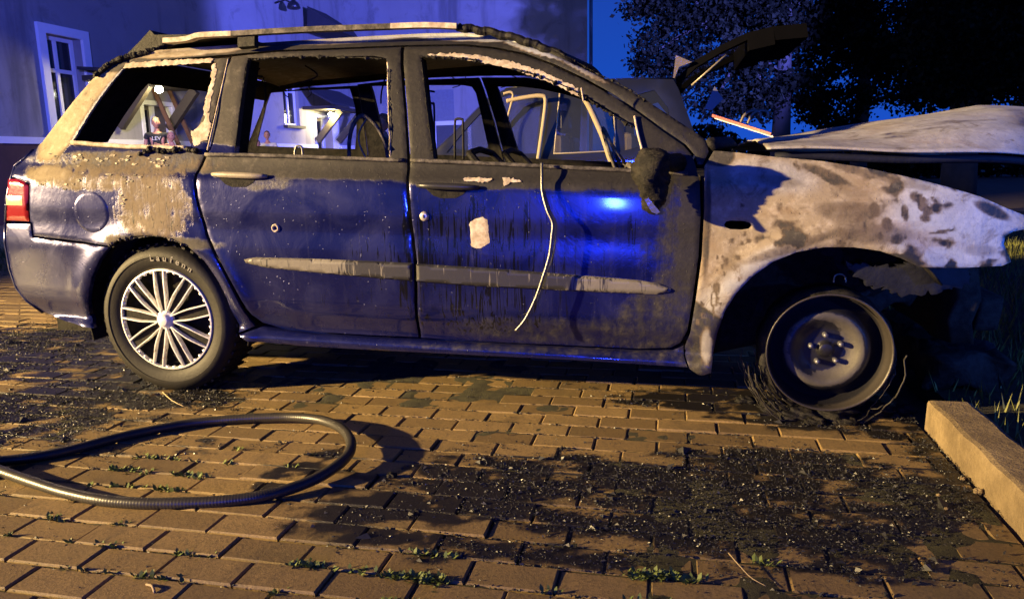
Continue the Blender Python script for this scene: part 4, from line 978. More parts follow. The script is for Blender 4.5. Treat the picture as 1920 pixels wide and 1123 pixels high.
def front_wheel(cx, cy, cz, mir=False):
    sg = 1 if not mir else -1; d = lambda q: q * sg
    Wr = empty('wheel', (0, 0, 0)); Wr.parent = car; Wr.matrix_parent_inverse = Matrix.Identity(4); Wr.location = Vector((cx, cy, cz)) - Vector(car.location); Wr.rotation_euler.z = R_(0)
    c = (cx, cy, cz)
    rim = MB().lathe([(r, d(q)) for r, q in [(.203, .010), (.2100, -.002), (.2085, -.007), (.2035, -.006), (.200, .004), (.1985, .030), (.189, .042), (.187, .095), (.180, .115), (.19, .14), (.212, .15)]], c, 96)
    rim.build('rim', M_RIM, Wr, True)
    dc = MB().lathe([(r, d(q)) for r, q in [(.187, .095), (.160, .080), (.146, .050), (.134, .038), (.118, .036), (.104, .046), (.086, .062), (.070, .066), (.036, .062), (.027, .060), (.024, .048), (.020, .044), (.0, .045)]], c, 96)
    dc.build('wheel_disc', M_RIM, Wr, True)
    for k in range(5):
        a = math.radians(95 + 72 * k); p = Vector(c) + Vector((math.cos(a) * .052, d(.058), math.sin(a) * .052))
        MB().lathe([(0, d(-.020)), (.006, d(-.019)), (.0095, d(-.012)), (.0095, d(.01))], p, 12).build('wheel_bolt', M_BOLT, Wr, True)
    return Wr
def rim_mat():
    m, t, b = mat('scorched_steel_rim'); v = coords(t)
    # rust-free ash patch ring on the disc with ragged edges
    X = N(t, 'SeparateXYZ'); t.links.new(coords(t), X.inputs[0])
    dx = math_(t, 'SUBTRACT', X.outputs[0], WF[0] - .010); dz = math_(t, 'SUBTRACT', X.outputs[2], RZ); r = math_(t, 'SQRT', math_(t, 'ADD', math_(t, 'MULTIPLY', dx, dx), math_(t, 'MULTIPLY', dz, dz)))
    dx2 = math_(t, 'SUBTRACT', X.outputs[0], WF[0] - .035); dz2 = math_(t, 'SUBTRACT', X.outputs[2], RZ + .01); r2 = math_(t, 'SQRT', math_(t, 'ADD', math_(t, 'MULTIPLY', dx2, dx2), math_(t, 'MULTIPLY', dz2, dz2)))
    n = noise(t, v, 28, 8, .7); n3 = noise(t, v, 110, 5, .7)
    j = math_(t, 'MULTIPLY', math_(t, 'SUBTRACT', n, .5), .030)
    patch = math_(t, 'MULTIPLY', sstep(t, math_(t, 'ADD', r, j), .136, .130), sstep(t, math_(t, 'ADD', r2, math_(t, 'MULTIPLY', math_(t, 'SUBTRACT', n, .5), .07)), .094, .100))
    lip = sstep(t, r, .195, .203)
    c = mixc(t, n3, (.008, .008, .011), (.024, .024, .030)); c = mixc(t, patch, c, mixc(t, n, (.04, .038, .036), (.12, .107, .09))); c = mixc(t, math_(t, 'MULTIPLY', lip, .7), c, (.07, .06, .05))
    t.links.new(c, b.inputs['Base Color']); t.links.new(math_(t, 'MULTIPLY_ADD', patch, .25, .40), b.inputs['Roughness']); b.inputs['Metallic'].default_value = .35
    t.links.new(bump(t, math_(t, 'ADD', n3, n), .35, .003), b.inputs['Normal']); return m
RZ = .252
M_RIM = rim_mat(); M_BOLT = simple('wheel_bolt', (.17, .17, .19), .45, .6, .3, 80)
front_wheel(WF[0], 2.662, RZ); front_wheel(WF[0], 2 * YC - 2.662, RZ, True)
# the burnt carcass of the front tyre: steel cords and crust
def carcass():
    k = MB(); c = Vector((WF[0], 2.70, RZ - .02))
    for i in range(30):
        a0 = math.radians(random.uniform(178, 232)); a1 = a0 + random.uniform(.4, 1.0); r = random.uniform(.225, .30); y = random.uniform(-.06, .12); P = []
        for s in range(9):
            a = a0 + (a1 - a0) * s / 8; q = c + Vector((math.cos(a) * r, y, math.sin(a) * r)); q.z = max(q.z, .008); P.append(q + Vector((random.gauss(0, .004), random.gauss(0, .004), random.gauss(0, .003))))
        k.tube(P, random.uniform(.0012, .003), 5)
    for i in range(26):
        a0 = random.uniform(3.5, 5.9); P = []; r = random.uniform(.21, .26); y = random.uniform(-.08, .1)
        for s in range(8):
            a = a0 + .09 * s; q = c + Vector((math.cos(a) * r, y + .01 * s * random.random(), math.sin(a) * r)); q.z = max(q.z, .008); P.append(q)
        k.tube(P, random.uniform(.001, .003), 5)
    k.build('tyre_cords', simple('tyre_cord', (.030, .027, .020), .6, .3, .5, 60, .3), car, True)
carcass()
def lump(name, c, r, m, parent, seed=0, flat=1.):
    rr = random.Random(seed); bm = bmesh.new(); bmesh.ops.create_icosphere(bm, subdivisions=4, radius=1)
    ph = [rr.random() * 6 for _ in range(8)]
    for v in bm.verts:
        x, y, z = v.co; k = 1 + .18 * math.sin(5 * x + ph[0]) * math.sin(4 * y + ph[1]) + .12 * math.sin(9 * z + ph[2] + 6 * x) + .07 * math.sin(17 * y + ph[3]) * math.sin(15 * x + ph[4]) + rr.gauss(0, .02)
        v.co = Vector((x * r[0] * k, y * r[1] * k, z * r[2] * k * flat)) + Vector(c)
    me = bpy.data.meshes.new(name); bm.to_mesh(me); bm.free(); return link(name, me, m, parent, True)
tc = MB().lathe([(.205, .03), (.222, .035), (.232, .07), (.23, .13), (.21, .15)], (WF[0], 2.665, RZ - .012), 60)
tc.v = [(x + math.sin(z * 60) * .004, y + math.sin(x * 50 + z * 40) * .008, max(z, .004) if z < .02 else z) for x, y, z in tc.v]
tc.build('tyre_crust', M_CHAR, car, True)
for i, (x, y, r) in enumerate(((1500, 790, .055), (1560, 792, .06), (1455, 778, .045), (1640, 782, .05), (1590, 800, .03), (1700, 778, .03), (1400, 760, .03), (1530, 800, .028))):
    p = gnd(x, y); o = lump('melted_rubber_lump', (p.x, p.y + .03, r * .32), (r * 1.3, r * .8, r * .6), M_CHAR3 if i % 3 == 1 else M_CHAR, None, i)
    tag(o, ['large black lump of melted rubber under the bare front rim', 'widest crusted lump of melted rubber right of the rim bottom', 'rounded melted rubber lump left of the front rim', 'melted rubber lump at the right foot of the bare rim', 'small flat rubber lump nearest the camera below the rim', 'small melted lump next to the end of the kerb', 'small melted rubber lump under the tip of the scorched wing', 'small round rubber lump in front of the largest lumps'][i], 'rubber lump', 'melted rubber lumps under the front wheel')
# drips of stuff under the wing, hose clip above the wheel
wire('pipe_clip', [(1563, 530), (1565, 518), (1574, 514), (1584, 518), (1586, 530)], .003, M_WIRE, 2.75)

# ================================================================== hose
def hose():
    pts = [(-150, 905), (-60, 885), (0, 868), (80, 854), (150, 839), (230, 818), (300, 803), (360, 793), (420, 787), (490, 783), (550, 782), (600, 787), (635, 800), (655, 820), (657, 843), (640, 866), (600, 893), (550, 914), (490, 930), (420, 939), (340, 943), (260, 943), (190, 937), (120, 922), (60, 903), (0, 882), (-60, 860), (-150, 830)]
    rad = .0165; P = []
    for i, (x, y) in enumerate(pts):
        h = rad + (.030 * math.exp(-((i - 13.5) / 3.2) ** 2)); P.append(gnd(x, y, h))
    P[0].z += .0; P[1].z += .034; P[26].z = rad; P[2].z += .006; P[0].z += .01
    P = [Vector(q) for q in spline(P, 14)]
    m, t, b = mat('hose_rubber'); n = noise(t, coords(t), 30, 7, .7)
    t.links.new(mixc(t, n, (.010, .010, .009), (.045, .040, .030)), b.inputs['Base Color']); b.inputs['Roughness'].default_value = .38
    t.links.new(bump(t, noise(t, coords(t), 120, 5), .25, .002), b.inputs['Normal'])
    P = [Vector(q) for q in spline(P, 3)]
    k = MB(); k.tube(P, [rad * (1 + .022 * math.sin(i * 1.9) + .03 * math.sin(i * .043) * math.sin(i * .11)) for i in range(len(P))], 20)
    o = k.build('fire_hose', m, None, True); tag(o, 'black rubber hose lying in a long loop on the brick paving', 'hose')
hose()
# twigs, stones
def twig(pts, r, lab):
    P = [Vector(q) for q in spline([gnd(x, y, .004 + z) for x, y, z in pts], 5)]; o = MB().tube(P, [r * (1 - .6 * i / len(P)) for i in range(len(P))], 6).build('twig', simple('dry_twig', (.38, .29, .16), .8) if 'dry_twig' not in bpy.data.materials else bpy.data.materials['dry_twig'], None, True); tag(o, lab, 'twig')
twig([(1366, 1036, .002), (1385, 1058, .006), (1408, 1082, .004), (1436, 1098, 0)], .0016, 'thin pale twig lying on dark debris near the front')
twig([(305, 735, .0), (322, 750, .008), (345, 762, .002)], .0025, 'short bent stick on the paving below the rear wheel')
ws = MB(); tag(ws.tube([Vector(q) for q in spline([gnd(275, 1095, .004), gnd(285, 1098, .01), gnd(290, 1110, .004)], 5)], .003, 6).build('twig', bpy.data.materials['dry_twig'], None, True), 'tiny curled pale stick in a paving joint near the bottom left', 'twig')
for i, (x, y, r, lab) in enumerate(((1833, 925, .012, 'largest pale stone lying against the kerb'), (1805, 900, .008, 'small pale stone beside the kerb, above the largest one'), (1760, 930, .006, 'tiny pale stone on the debris left of the kerb'), (1774, 955, .005, 'tiny pale stone lowest of those near the kerb'), (735, 896, .014, 'dark round clinker lying on bricks right of the hose loop'))):
    p = gnd(x, y); o = lump('stone', (p.x, p.y, r * .6), (r, r * .8, r * .7), (M_KERB if i < 4 else M_CHAR), None, 20 + i); tag(o, lab, 'stone')

# ================================================================== buildings
XW = -11.5; YA = 26.
def building_left():
    B = empty('rendered_house', (XW, 14, 0)); tag(B, 'long rendered house with white framed windows at the left lit blue', 'house')
    H = 8.5
    wins = [(10.95 + .30, 2.20, 1.05, 1.75)]
    a = atX(80, 62, XW); b = atX(150, 75, XW); zt = a.z; y0, y1 = a.y, b.y
    w2a = atX(529, 160, XW); w2b = atX(563, 237, XW)
    # doors under the two canopies
    d1a, d1b = atX(262, 198, XW), atX(322, 270, XW); d2a, d2b = 23.1, 24.9
    openings = [(y0, y1, zt - 1.75, zt), (w2a.y, w2b.y, w2b.z, w2b.z + 1.6), (d1a.y, d1b.y + .2, -.05, 2.35), (d2a, d2b, -.05, 2.45)]
    # wall as boxes around the openings
    ys = sorted({2.0, YA} | {q for o in openings for q in o[:2]}); wl = MB(); T = .40
    for i in range(len(ys) - 1):
        m_ = (ys[i] + ys[i + 1]) / 2; op = [o for o in openings if o[0] < m_ < o[1]]
        top = H if m_ < 21.0 or True else 3.6
        if op:
            o = op[0]
            if o[2] > 0: wl.box((XW - T, ys[i], -.1), (XW, ys[i + 1], o[2]))
            wl.box((XW - T, ys[i], o[3]), (XW, ys[i + 1], top))
        else: wl.box((XW - T, ys[i], -.1), (XW, ys[i + 1], top))
    wl.build('wall', M_PLASTER, B)
    zp = atX(30, 257, XW).z
    pl = MB()
    for i in range(len(ys) - 1):
        m_ = (ys[i] + ys[i + 1]) / 2
        if not any(o[0] < m_ < o[1] and o[2] < .5 for o in openings): MB().box((XW + .002, ys[i], -.1), (XW + .06, ys[i + 1], zp - .12)).build('plinth', M_PLINTH, B)
    pl = MB()
    for i in range(len(ys) - 1):
        m_ = (ys[i] + ys[i + 1]) / 2
        if not any(o[0] < m_ < o[1] and o[2] < .5 for o in openings): MB().box((XW + .002, ys[i], zp - .12), (XW + .09, ys[i + 1], zp)).build('plinth_ledge', M_TRIM, B)
    MB().box((XW - 6, 2, H), (XW + .5, YA, H + .4)).build('roof', M_ROOFT, B)
    MB().box((XW - 6, 2, -.1), (XW - T - .01, YA, H)).build('house_body', M_PLASTER, B)
    def window(o, deep=.22, frame=True):
        y0, y1, z0, z1 = o; s = .17
        if frame:
            f = MB(); f.box((XW + .002, y0 - s, z0 - .05), (XW + .07, y0, z1 + s)); f.box((XW + .002, y1, z0 - .05), (XW + .07, y1 + s, z1 + s)); f.box((XW + .002, y0, z1), (XW + .07, y1, z1 + s)); f.box((XW + .002, y0 - s, z0 - .14), (XW + .10, y1 + s, z0 - .052))
            W = f.build('window_surround', M_TRIM, B)
        else: W = B
        g = MB(); x = XW - deep; g.box((x - .02, y0, z0), (x, y1, z1)); W2 = g.build('pane', M_WGLASS, W)
        fr = MB(); q = .07; x1 = x + .04
        for a_, b_, c_, d_ in ((y0, y0 + q, z0, z1), (y1 - q, y1, z0, z1), (y0 + q, y1 - q, z1 - q, z1), (y0 + q, y1 - q, z0, z0 + q), (y0 + q, y1 - q, z0 + (z1 - z0) * .62, z0 + (z1 - z0) * .62 + q)): fr.box((x + .001, a_, c_), (x1, b_, d_))
        ym = (y0 + y1) / 2; fr.box((x + .001, ym - q / 2, z0 + q), (x1 - .002, ym + q / 2, z1 - q)); fr.build('window_frame', M_TRIM, W)
    window(openings[0]); window(openings[1], .15, False)
    MB().box((XW + .002, openings[1][0] - .1, openings[1][2] - .08), (XW + .14, openings[1][1] + .1, openings[1][2] - .001)).build('window_sill', M_WOODD, B)
    for o, lit in ((openings[2], 0), (openings[3], 1)):
        y0, y1, z0, z1 = o; m_ = M_DOORY if lit else simple('brown_door', (.09, .075, .06), .5, 0, .3, 9, .2)
        D = MB().box((XW - .24, y0, z0), (XW - .19, y1, z1)).build('door', m_, B)
        f = MB(); f.box((XW - .188, y0, z0), (XW + .03, y0 + .09, z1)); f.box((XW - .188, y1 - .09, z0), (XW + .03, y1, z1)); f.box((XW - .188, y0 + .09, z1 - .1), (XW + .028, y1 - .09, z1)); f.box((XW - .188, (y0 + y1) / 2 - .05, z0), (XW - .12, (y0 + y1) / 2 + .05, z1 - .1)); f.build('door_frame', M_TRIM, B)
        g = MB(); g.box((XW - .187, y0 + .18, z0 + 1.1), (XW - .18, (y0 + y1) / 2 - .12, z1 - .2)); g.build('door_pane', M_WGLASS, D)
    return B
BL = building_left()
def canopy(lamp_px, Yc, reach, rise, lab):
    # wooden canopy on two braces with a work lamp beneath it
    p = at(*lamp_px, Yc); zt = p.z + .10
    C_ = empty('entrance_canopy', (XW, Yc, 2.3)); tag(C_, lab, 'canopy', 'timber canopies over the house doors')
    k = MB(); k.box((XW + .08, Yc - 1.2, zt), (XW + reach, Yc + 1.5, zt + .10)); k.build('canopy_deck', M_WOODD, C_)
    k = MB(); V = [(XW + .08, Yc - 1.3, zt + rise), (XW + reach + .15, Yc - 1.3, zt + .12), (XW + reach + .15, Yc + 1.6, zt + .12), (XW + .08, Yc + 1.6, zt + rise)]; k.prism(V, (0, 0, .06)); k.build('canopy_roof', M_ROOFT, C_)
    for yy in (Yc - .3, Yc + 1.3):
        k = MB(); k.bar((XW + .08, yy, zt - reach * .95), (XW + reach - .05, yy, zt - .01), .13, .20); k.build('brace', M_WOODD, C_)
    return p
p1 = canopy((298, 168), 14.3, .9, .2, 'dark timber canopy with a lit lamp above the left door')
p2 = canopy((620, 215), 23.4, 1.0, .7, 'dark timber canopy with a lit lamp above the yellow lit door')
def lit_lamp(p, e, lab):
    L = empty('canopy_lamp', p); tag(L, lab, 'lamp', 'lit lamps under the canopies')
    bm = bmesh.new(); bmesh.ops.create_uvsphere(bm, u_segments=20, v_segments=12, radius=.075, matrix=Matrix.Translation(p)); me = bpy.data.meshes.new('b'); bm.to_mesh(me); bm.free()
    link('bulb', me, simple('lamp_glow', (1, 1, .9), .5, 0, 0, 5, 0, emit=(1, 1, .72), es=120), L)
    MB().lathe([(.03, .07), (.09, .05), (.095, .10), (.03, .14)], p, 20, 'Z').build('lamp_cap', M_BLACKP, L, True)
    d = bpy.data.lights.new('bulb_light', 'POINT'); d.energy = e; d.color = (1, .80, .28); d.shadow_soft_size = .12; o = bpy.data.objects.new('bulb_light', d); COL.objects.link(o); o.parent = L; o.location = (.12, -.1, -.14)
lit_lamp(at(298, 168, 14.0), 80, 'bright white lamp under the left canopy'); lit_lamp(at(620, 215, 23.0), 150, 'bright white lamp under the canopy of the yellow lit door')

def annex():
    A = empty('plastered_annex', (-7, YA, 0)); tag(A, 'tall plain plastered building end wall lit blue behind the roof', 'building')
    xr = at(1101, 60, YA).x; Yb = YA
    while at(1144, 60, Yb).x < xr and Yb < 60: Yb += .1
    MB().box((XW - 4, YA + .004, -.1), (xr, Yb, 11)).build('wall', M_PLASTER, A)
    MB().box((XW - 4, YA - .3, 11), (xr + .3, Yb, 11.4)).build('roof', M_ROOFT, A)
    k = MB(); xe = xr; k.tube([(xe + .10, YA + .25, 0), (xe + .10, YA + .25, 10.9)], .06, 12); k.build('downpipe', simple('zinc_pipe', (.25, .26, .28), .45, .5), A, True)
    # low extension roof in front of the corner, small openings
    a = at(800, 170, YA); b = at(852, 226, YA)
    k = MB(); k.box((a.x, YA - .012, b.z), (b.x, YA + .0, a.z)); f = k.build('window', simple('greyblue_shutter', (.16, .18, .22), .6), A)
    a2 = at(812, 236, YA); b2 = at(880, 320, YA)
    k = MB(); k.box((a2.x, YA - .07, -.05), (a2.x + .12, YA, a2.z)); k.box((b2.x, YA - .07, -.05), (b2.x + .12, YA, a2.z)); k.box((a2.x, YA - .075, a2.z), (b2.x + .12, YA, a2.z + .14)); k.build('door_frame', M_TRIM, A)
    MB().box((a2.x + .12, YA - .03, -.05), (b2.x, YA - .005, a2.z)).build('door', simple('dark_blue_door', (.05, .06, .09), .4), A)
annex()
def lean_to():
    p = [at(x, y, 22.6) for x, y in ((576, 12), (632, 48), (640, 60), (576, 60))]
    L = MB().prism(p, (0, 1.3, 0)).build('lean_to_roof', M_ROOFT); tag(L, 'dark sloping roof edge tucked between the house and the annex', 'roof')
lean_to()
def wall_flag():
    c = at(524, 10, 18.2); xw = XW; 
    a = atX(515, 10, XW); F_ = empty('wall_lamp', a); tag(F_, 'small dark bracket lamp high on the house wall', 'wall lamp')
    k = MB(); k.tube([(XW + .01, a.y, a.z + .05), (XW + .35, a.y, a.z + .12), (XW + .55, a.y, a.z + .02)], .025, 8); k.build('bracket', M_BLACKP, F_, True)
    MB().lathe([(.05, .12), (.16, .02), (.20, -.10), (.17, -.12), (0, -.08)], Vector((XW + .6, a.y, a.z - .02)), 20, 'Z').build('lamp_head', M_BLACKP, F_, True)
wall_flag()

# ================================================================== second car (open tailgate), parked beyond
def glass_mat():
    m, t, b = mat('car_glass'); b.inputs['Base Color'].default_value = (.03, .035, .045, 1); b.inputs['Roughness'].default_value = .05
    b.inputs['Alpha'].default_value = .30; b.inputs['Coat Weight'].default_value = 1; b.inputs['Specular IOR Level'].default_value = .8
    return m
M_GLASS = glass_mat()
M_DCAR = simple('dark_car_paint', (.008, .009, .012), .28, .0, .3, 3, .05, coat=.8)
M_SILV = simple('brushed_alu_trim', (.30, .26, .19), .4, .3, .2, 20, .1)
M_BEIGE = simple('beige_seat_cloth', (.30, .24, .15), .8, 0, .2, 12, .2)
def second_car():
    Y1, Y2 = 6.0, 7.65; C2 = empty('open_hatchback', (at(1050, 300, Y1).x, 6.8, 0)); tag(C2, 'dark hatchback parked beyond the burnt wagon with its tailgate raised', 'car')
    fl_ = lambda X, z: Y1 + .10 * np.clip((z - .9) / .6, 0, 1) ** 1.3 + 0 * X
    A = lambda x, y: tuple(at(x, y, Y1 + .03)[i] for i in (0, 2))
    zb = .22; xl = A(640, 300)[0]; xr = A(1330, 300)[0]
    out = [(xl, zb), (xl - .02, .55), (xl + .03, .78), A(760, 300), A(815, 285), A(850, 250), A(885, 212), A(915, 180), A(945, 166), A(1000, 158), A(1100, 150), A(1200, 146), A(1262, 147), A(1272, 165), A(1290, 215), A(1305, 258), (xr, .80), (xr + .02, .5), (xr - .02, zb)]
    hl = [[A(838, 287), A(872, 243), A(905, 205), A(930, 184), A(950, 178), A(1014, 172), A(1006, 288)], [A(1040, 288), A(1048, 170), A(1128, 166), A(1150, 190), A(1155, 284)], [A(1172, 282), A(1168, 184), A(1226, 168), A(1252, 200), A(1262, 262)]]
    for mir in (False, True):
        yf = fl_ if not mir else (lambda X, z: Y2 - .02 - .10 * np.clip((z - .9) / .6, 0, 1) ** 1.3)
        o = panel('side_panel', out, M_DCAR, C2, holes=hl, px=False, yfun=yf, res=.05, th=.03, gap=0, roll=.006)
        for h in hl:
            hh = np.array(h); panel('side_window', [tuple(q) for q in hh], M_GLASS, C2, px=False, yfun=yf, res=.08, th=.005, off=.012, gap=.002, roll=0)
            if not mir and h is hl[1]:
                k = MB(); ys = [Vector((q[0], float(yf(np.array(q[0]), np.array(q[1]))) - .004, q[1])) for q in h]; k.tube(ys, .009, 6, closed=True); k.build('window_trim', M_SILV, C2, True)
    for pth, rr_ in (([(950, 190), (985, 183), (1014, 180), (1023, 188), (1019, 230), (1008, 306)], .017), ([(1098, 188), (1108, 206), (1130, 255), (1152, 312), (1185, 318), (1225, 318)], .024), ([(944, 176), (962, 178), (950, 235), (958, 288)], .010)):
        P_ = [Vector(q) for q in spline([at(*q, Y1 - .03) for q in pth], 8)]; MB().tube(P_, rr_, 8).build('door_frame_trim', M_BEIGE, C2, True)
    V = []; n = 8
    for x, z in out[2:14]:
        s = .10 * min(max((z - .9) / .6, 0), 1) ** 1.3
        for k in range(n + 1):
            t = k / n; V.append((x - (.12 if x < xl + 1.6 else 0) * math.sin(math.pi * t), Y1 + s + (Y2 - Y1 - 2 * s) * t, z + .03 * math.sin(math.pi * t)))
    names = [('bonnet', 0, 2, M_DCAR), ('windscreen', 2, 6, M_GLASS), ('roof', 6, 10, M_DCAR)]
    for nm, a, b, m_ in names:
        Fc = [((i - a) * (n + 1) + k, (i - a) * (n + 1) + k + 1, (i - a + 1) * (n + 1) + k + 1, (i - a + 1) * (n + 1) + k) for i in range(a, b) for k in range(n)]
        me = bpy.data.meshes.new(nm); me.from_pydata(V[a * (n + 1):(b + 1) * (n + 1)], [], Fc); o = link(nm, me, m_, C2, True); s = o.modifiers.new('s', 'SOLIDIFY'); s.thickness = .008
    MB().box((xl + .02, Y1 + .05, .2), (xr - .02, Y2 - .05, .5)).build('floor_pan', M_IN, C2)
    MB().box((xl - .06, Y1 + .03, .3), (xl + .01, Y2 - .03, .75), bev=.03).build('front_bumper', M_DCAR, C2)
    for xx, in ((A(1035, 300)[0],), (A(1170, 300)[0],)):
        for yy in (Y1 + .2, Y1 + .95):
            k = MB(); k.box((xx - .10, yy, .45), (xx + .06, yy + .5, 1.12), bev=.05); k.box((xx - .12, yy + .12, 1.15), (xx - .0, yy + .38, 1.36), bev=.05); k.box((xx - .5, yy, .45), (xx, yy + .5, .60), bev=.05); k.build('seat', M_BEIGE if yy < Y1 + .5 else M_DCAR, C2)
    # tailgate, raised
    hn, hf = at(1268, 148, Y1 + .16), at(1345, 196, Y2 + .2)
    hf = Vector((hn.x, Y2 - .16, hn.z))
    en = at(1400, 62, Y1 + .12); en2 = at(1512, 44, Y1 + .16)
    P = [hn, at(1300, 116, Y1 + .14), at(1350, 86, Y1 + .12), en, at(1450, 50, Y1 + .13), en2]
    Q = [Vector((p.x, Y1 + Y2 - p.y, p.z)) for p in P]
    up = Vector((-.35, 0, 1)).normalized()
    gt = MB()
    def strip(a, b, t0, t1, thick=.035):
        V = [a.lerp(b, t0), a.lerp(b, t1)]
        return V
    for i in range(3):   # frame sides of the window part
        for t0, t1 in ((0, .10), (.90, 1)):
            a0, a1 = P[i].lerp(Q[i], t0), P[i].lerp(Q[i], t1); b0, b1 = P[i + 1].lerp(Q[i + 1], t0), P[i + 1].lerp(Q[i + 1], t1); gt.prism([a0, a1, b1, b0], up * -.05)
    for i in (3, 4):
        gt.prism([P[i], Q[i], Q[i + 1], P[i + 1]], Vector((.02, 0, -.13 if i == 3 else -.10)))
    gt.prism([P[0], Q[0], P[0].lerp(P[1], .25).lerp(Q[0].lerp(Q[1], .25), 1), P[0].lerp(P[1], .25)], up * -.045)
    gate = gt.build('tailgate', simple('gate_black', (.003, .003, .004), .9, 0, .3, 9, .1, spec=.03), C2)
    g = MB()
    for i in range(3): g.prism([P[i].lerp(Q[i], .10), P[i].lerp(Q[i], .90), P[i + 1].lerp(Q[i + 1], .90), P[i + 1].lerp(Q[i + 1], .10)], up * -.006)
    g.build('rear_window', M_GLASS, gate)
    k = MB(); k.prism([at(1267, 104, Y1 + .1), at(1298, 117, Y1 + .1), at(1273, 126, Y1 + .1), at(1265, 147, Y1 + .1), at(1262, 147, Y1 + .1)], (0, .10, 0)); k.build('gate_corner', simple('gold_reflection', (.16, .13, .08), .15, .2, .5, 60, .4, coat=1), gate)  # gold reflection on the gate corner, put into its colour
    MB().tube([at(1288, 168, Y1 + .2), at(1362, 103, Y1 + .16)], .008, 8).build('gas_strut', M_SILV, C2, True)
    a = at(1288, 168, Y1 + .2); b = at(1362, 103, Y1 + .16); MB().tube([(a.x, Y2 - .2, a.z), (b.x, Y2 - .16, b.z)], .008, 8).build('gas_strut', M_SILV, C2, True)
    # far light cluster, load sill with red and white warning strip
    k = MB(); k.prism([at(x, y, 7.2) for x, y in ((1340, 162), (1356, 186), (1335, 207), (1321, 205))], (0, .1, 0)); k.build('light_cluster', simple('smoked_lens', (.20, .20, .24), .2, 0, .1, 9, 0, coat=1), C2)
    k = MB(); V = [at(1340, 218, 5.9), at(1450, 253, 5.6), at(1425, 243, 6.0), at(1360, 219, 6.2)]; k.prism(V, (0, 0, -.02)); k.build('load_cover', simple('white_cover', (.5, .5, .52), .5), C2)
    k = MB(); k.bar(at(1336, 217, 5.89), at(1446, 252, 5.58), .012, .020); k.build('red_strip', simple('red_reflective', (.30, .006, .015), .35, emit=None), C2)
    for dx in (0, 14):
        P_ = [Vector(q) for q in spline([at(x + dx, y, 6.6) for x, y in ((1388, 232), (1396, 216), (1410, 208), (1424, 210), (1426, 222))], 6)]; MB().tube(P_, .012, 8).build('bent_hoop', M_SILV, C2, True)
    for x in (xl + .45, xr - .55):
        for yy in (Y1 + .0, Y2 - .2):
            MB().lathe([(.0, .0), (.17, .0), (.19, -.01), (.27, -.005), (.3, .03), (.3, .17), (.2, .2)], (x, yy, .30), 40).build('wheel', M_TYRE, C2, True)
second_car()

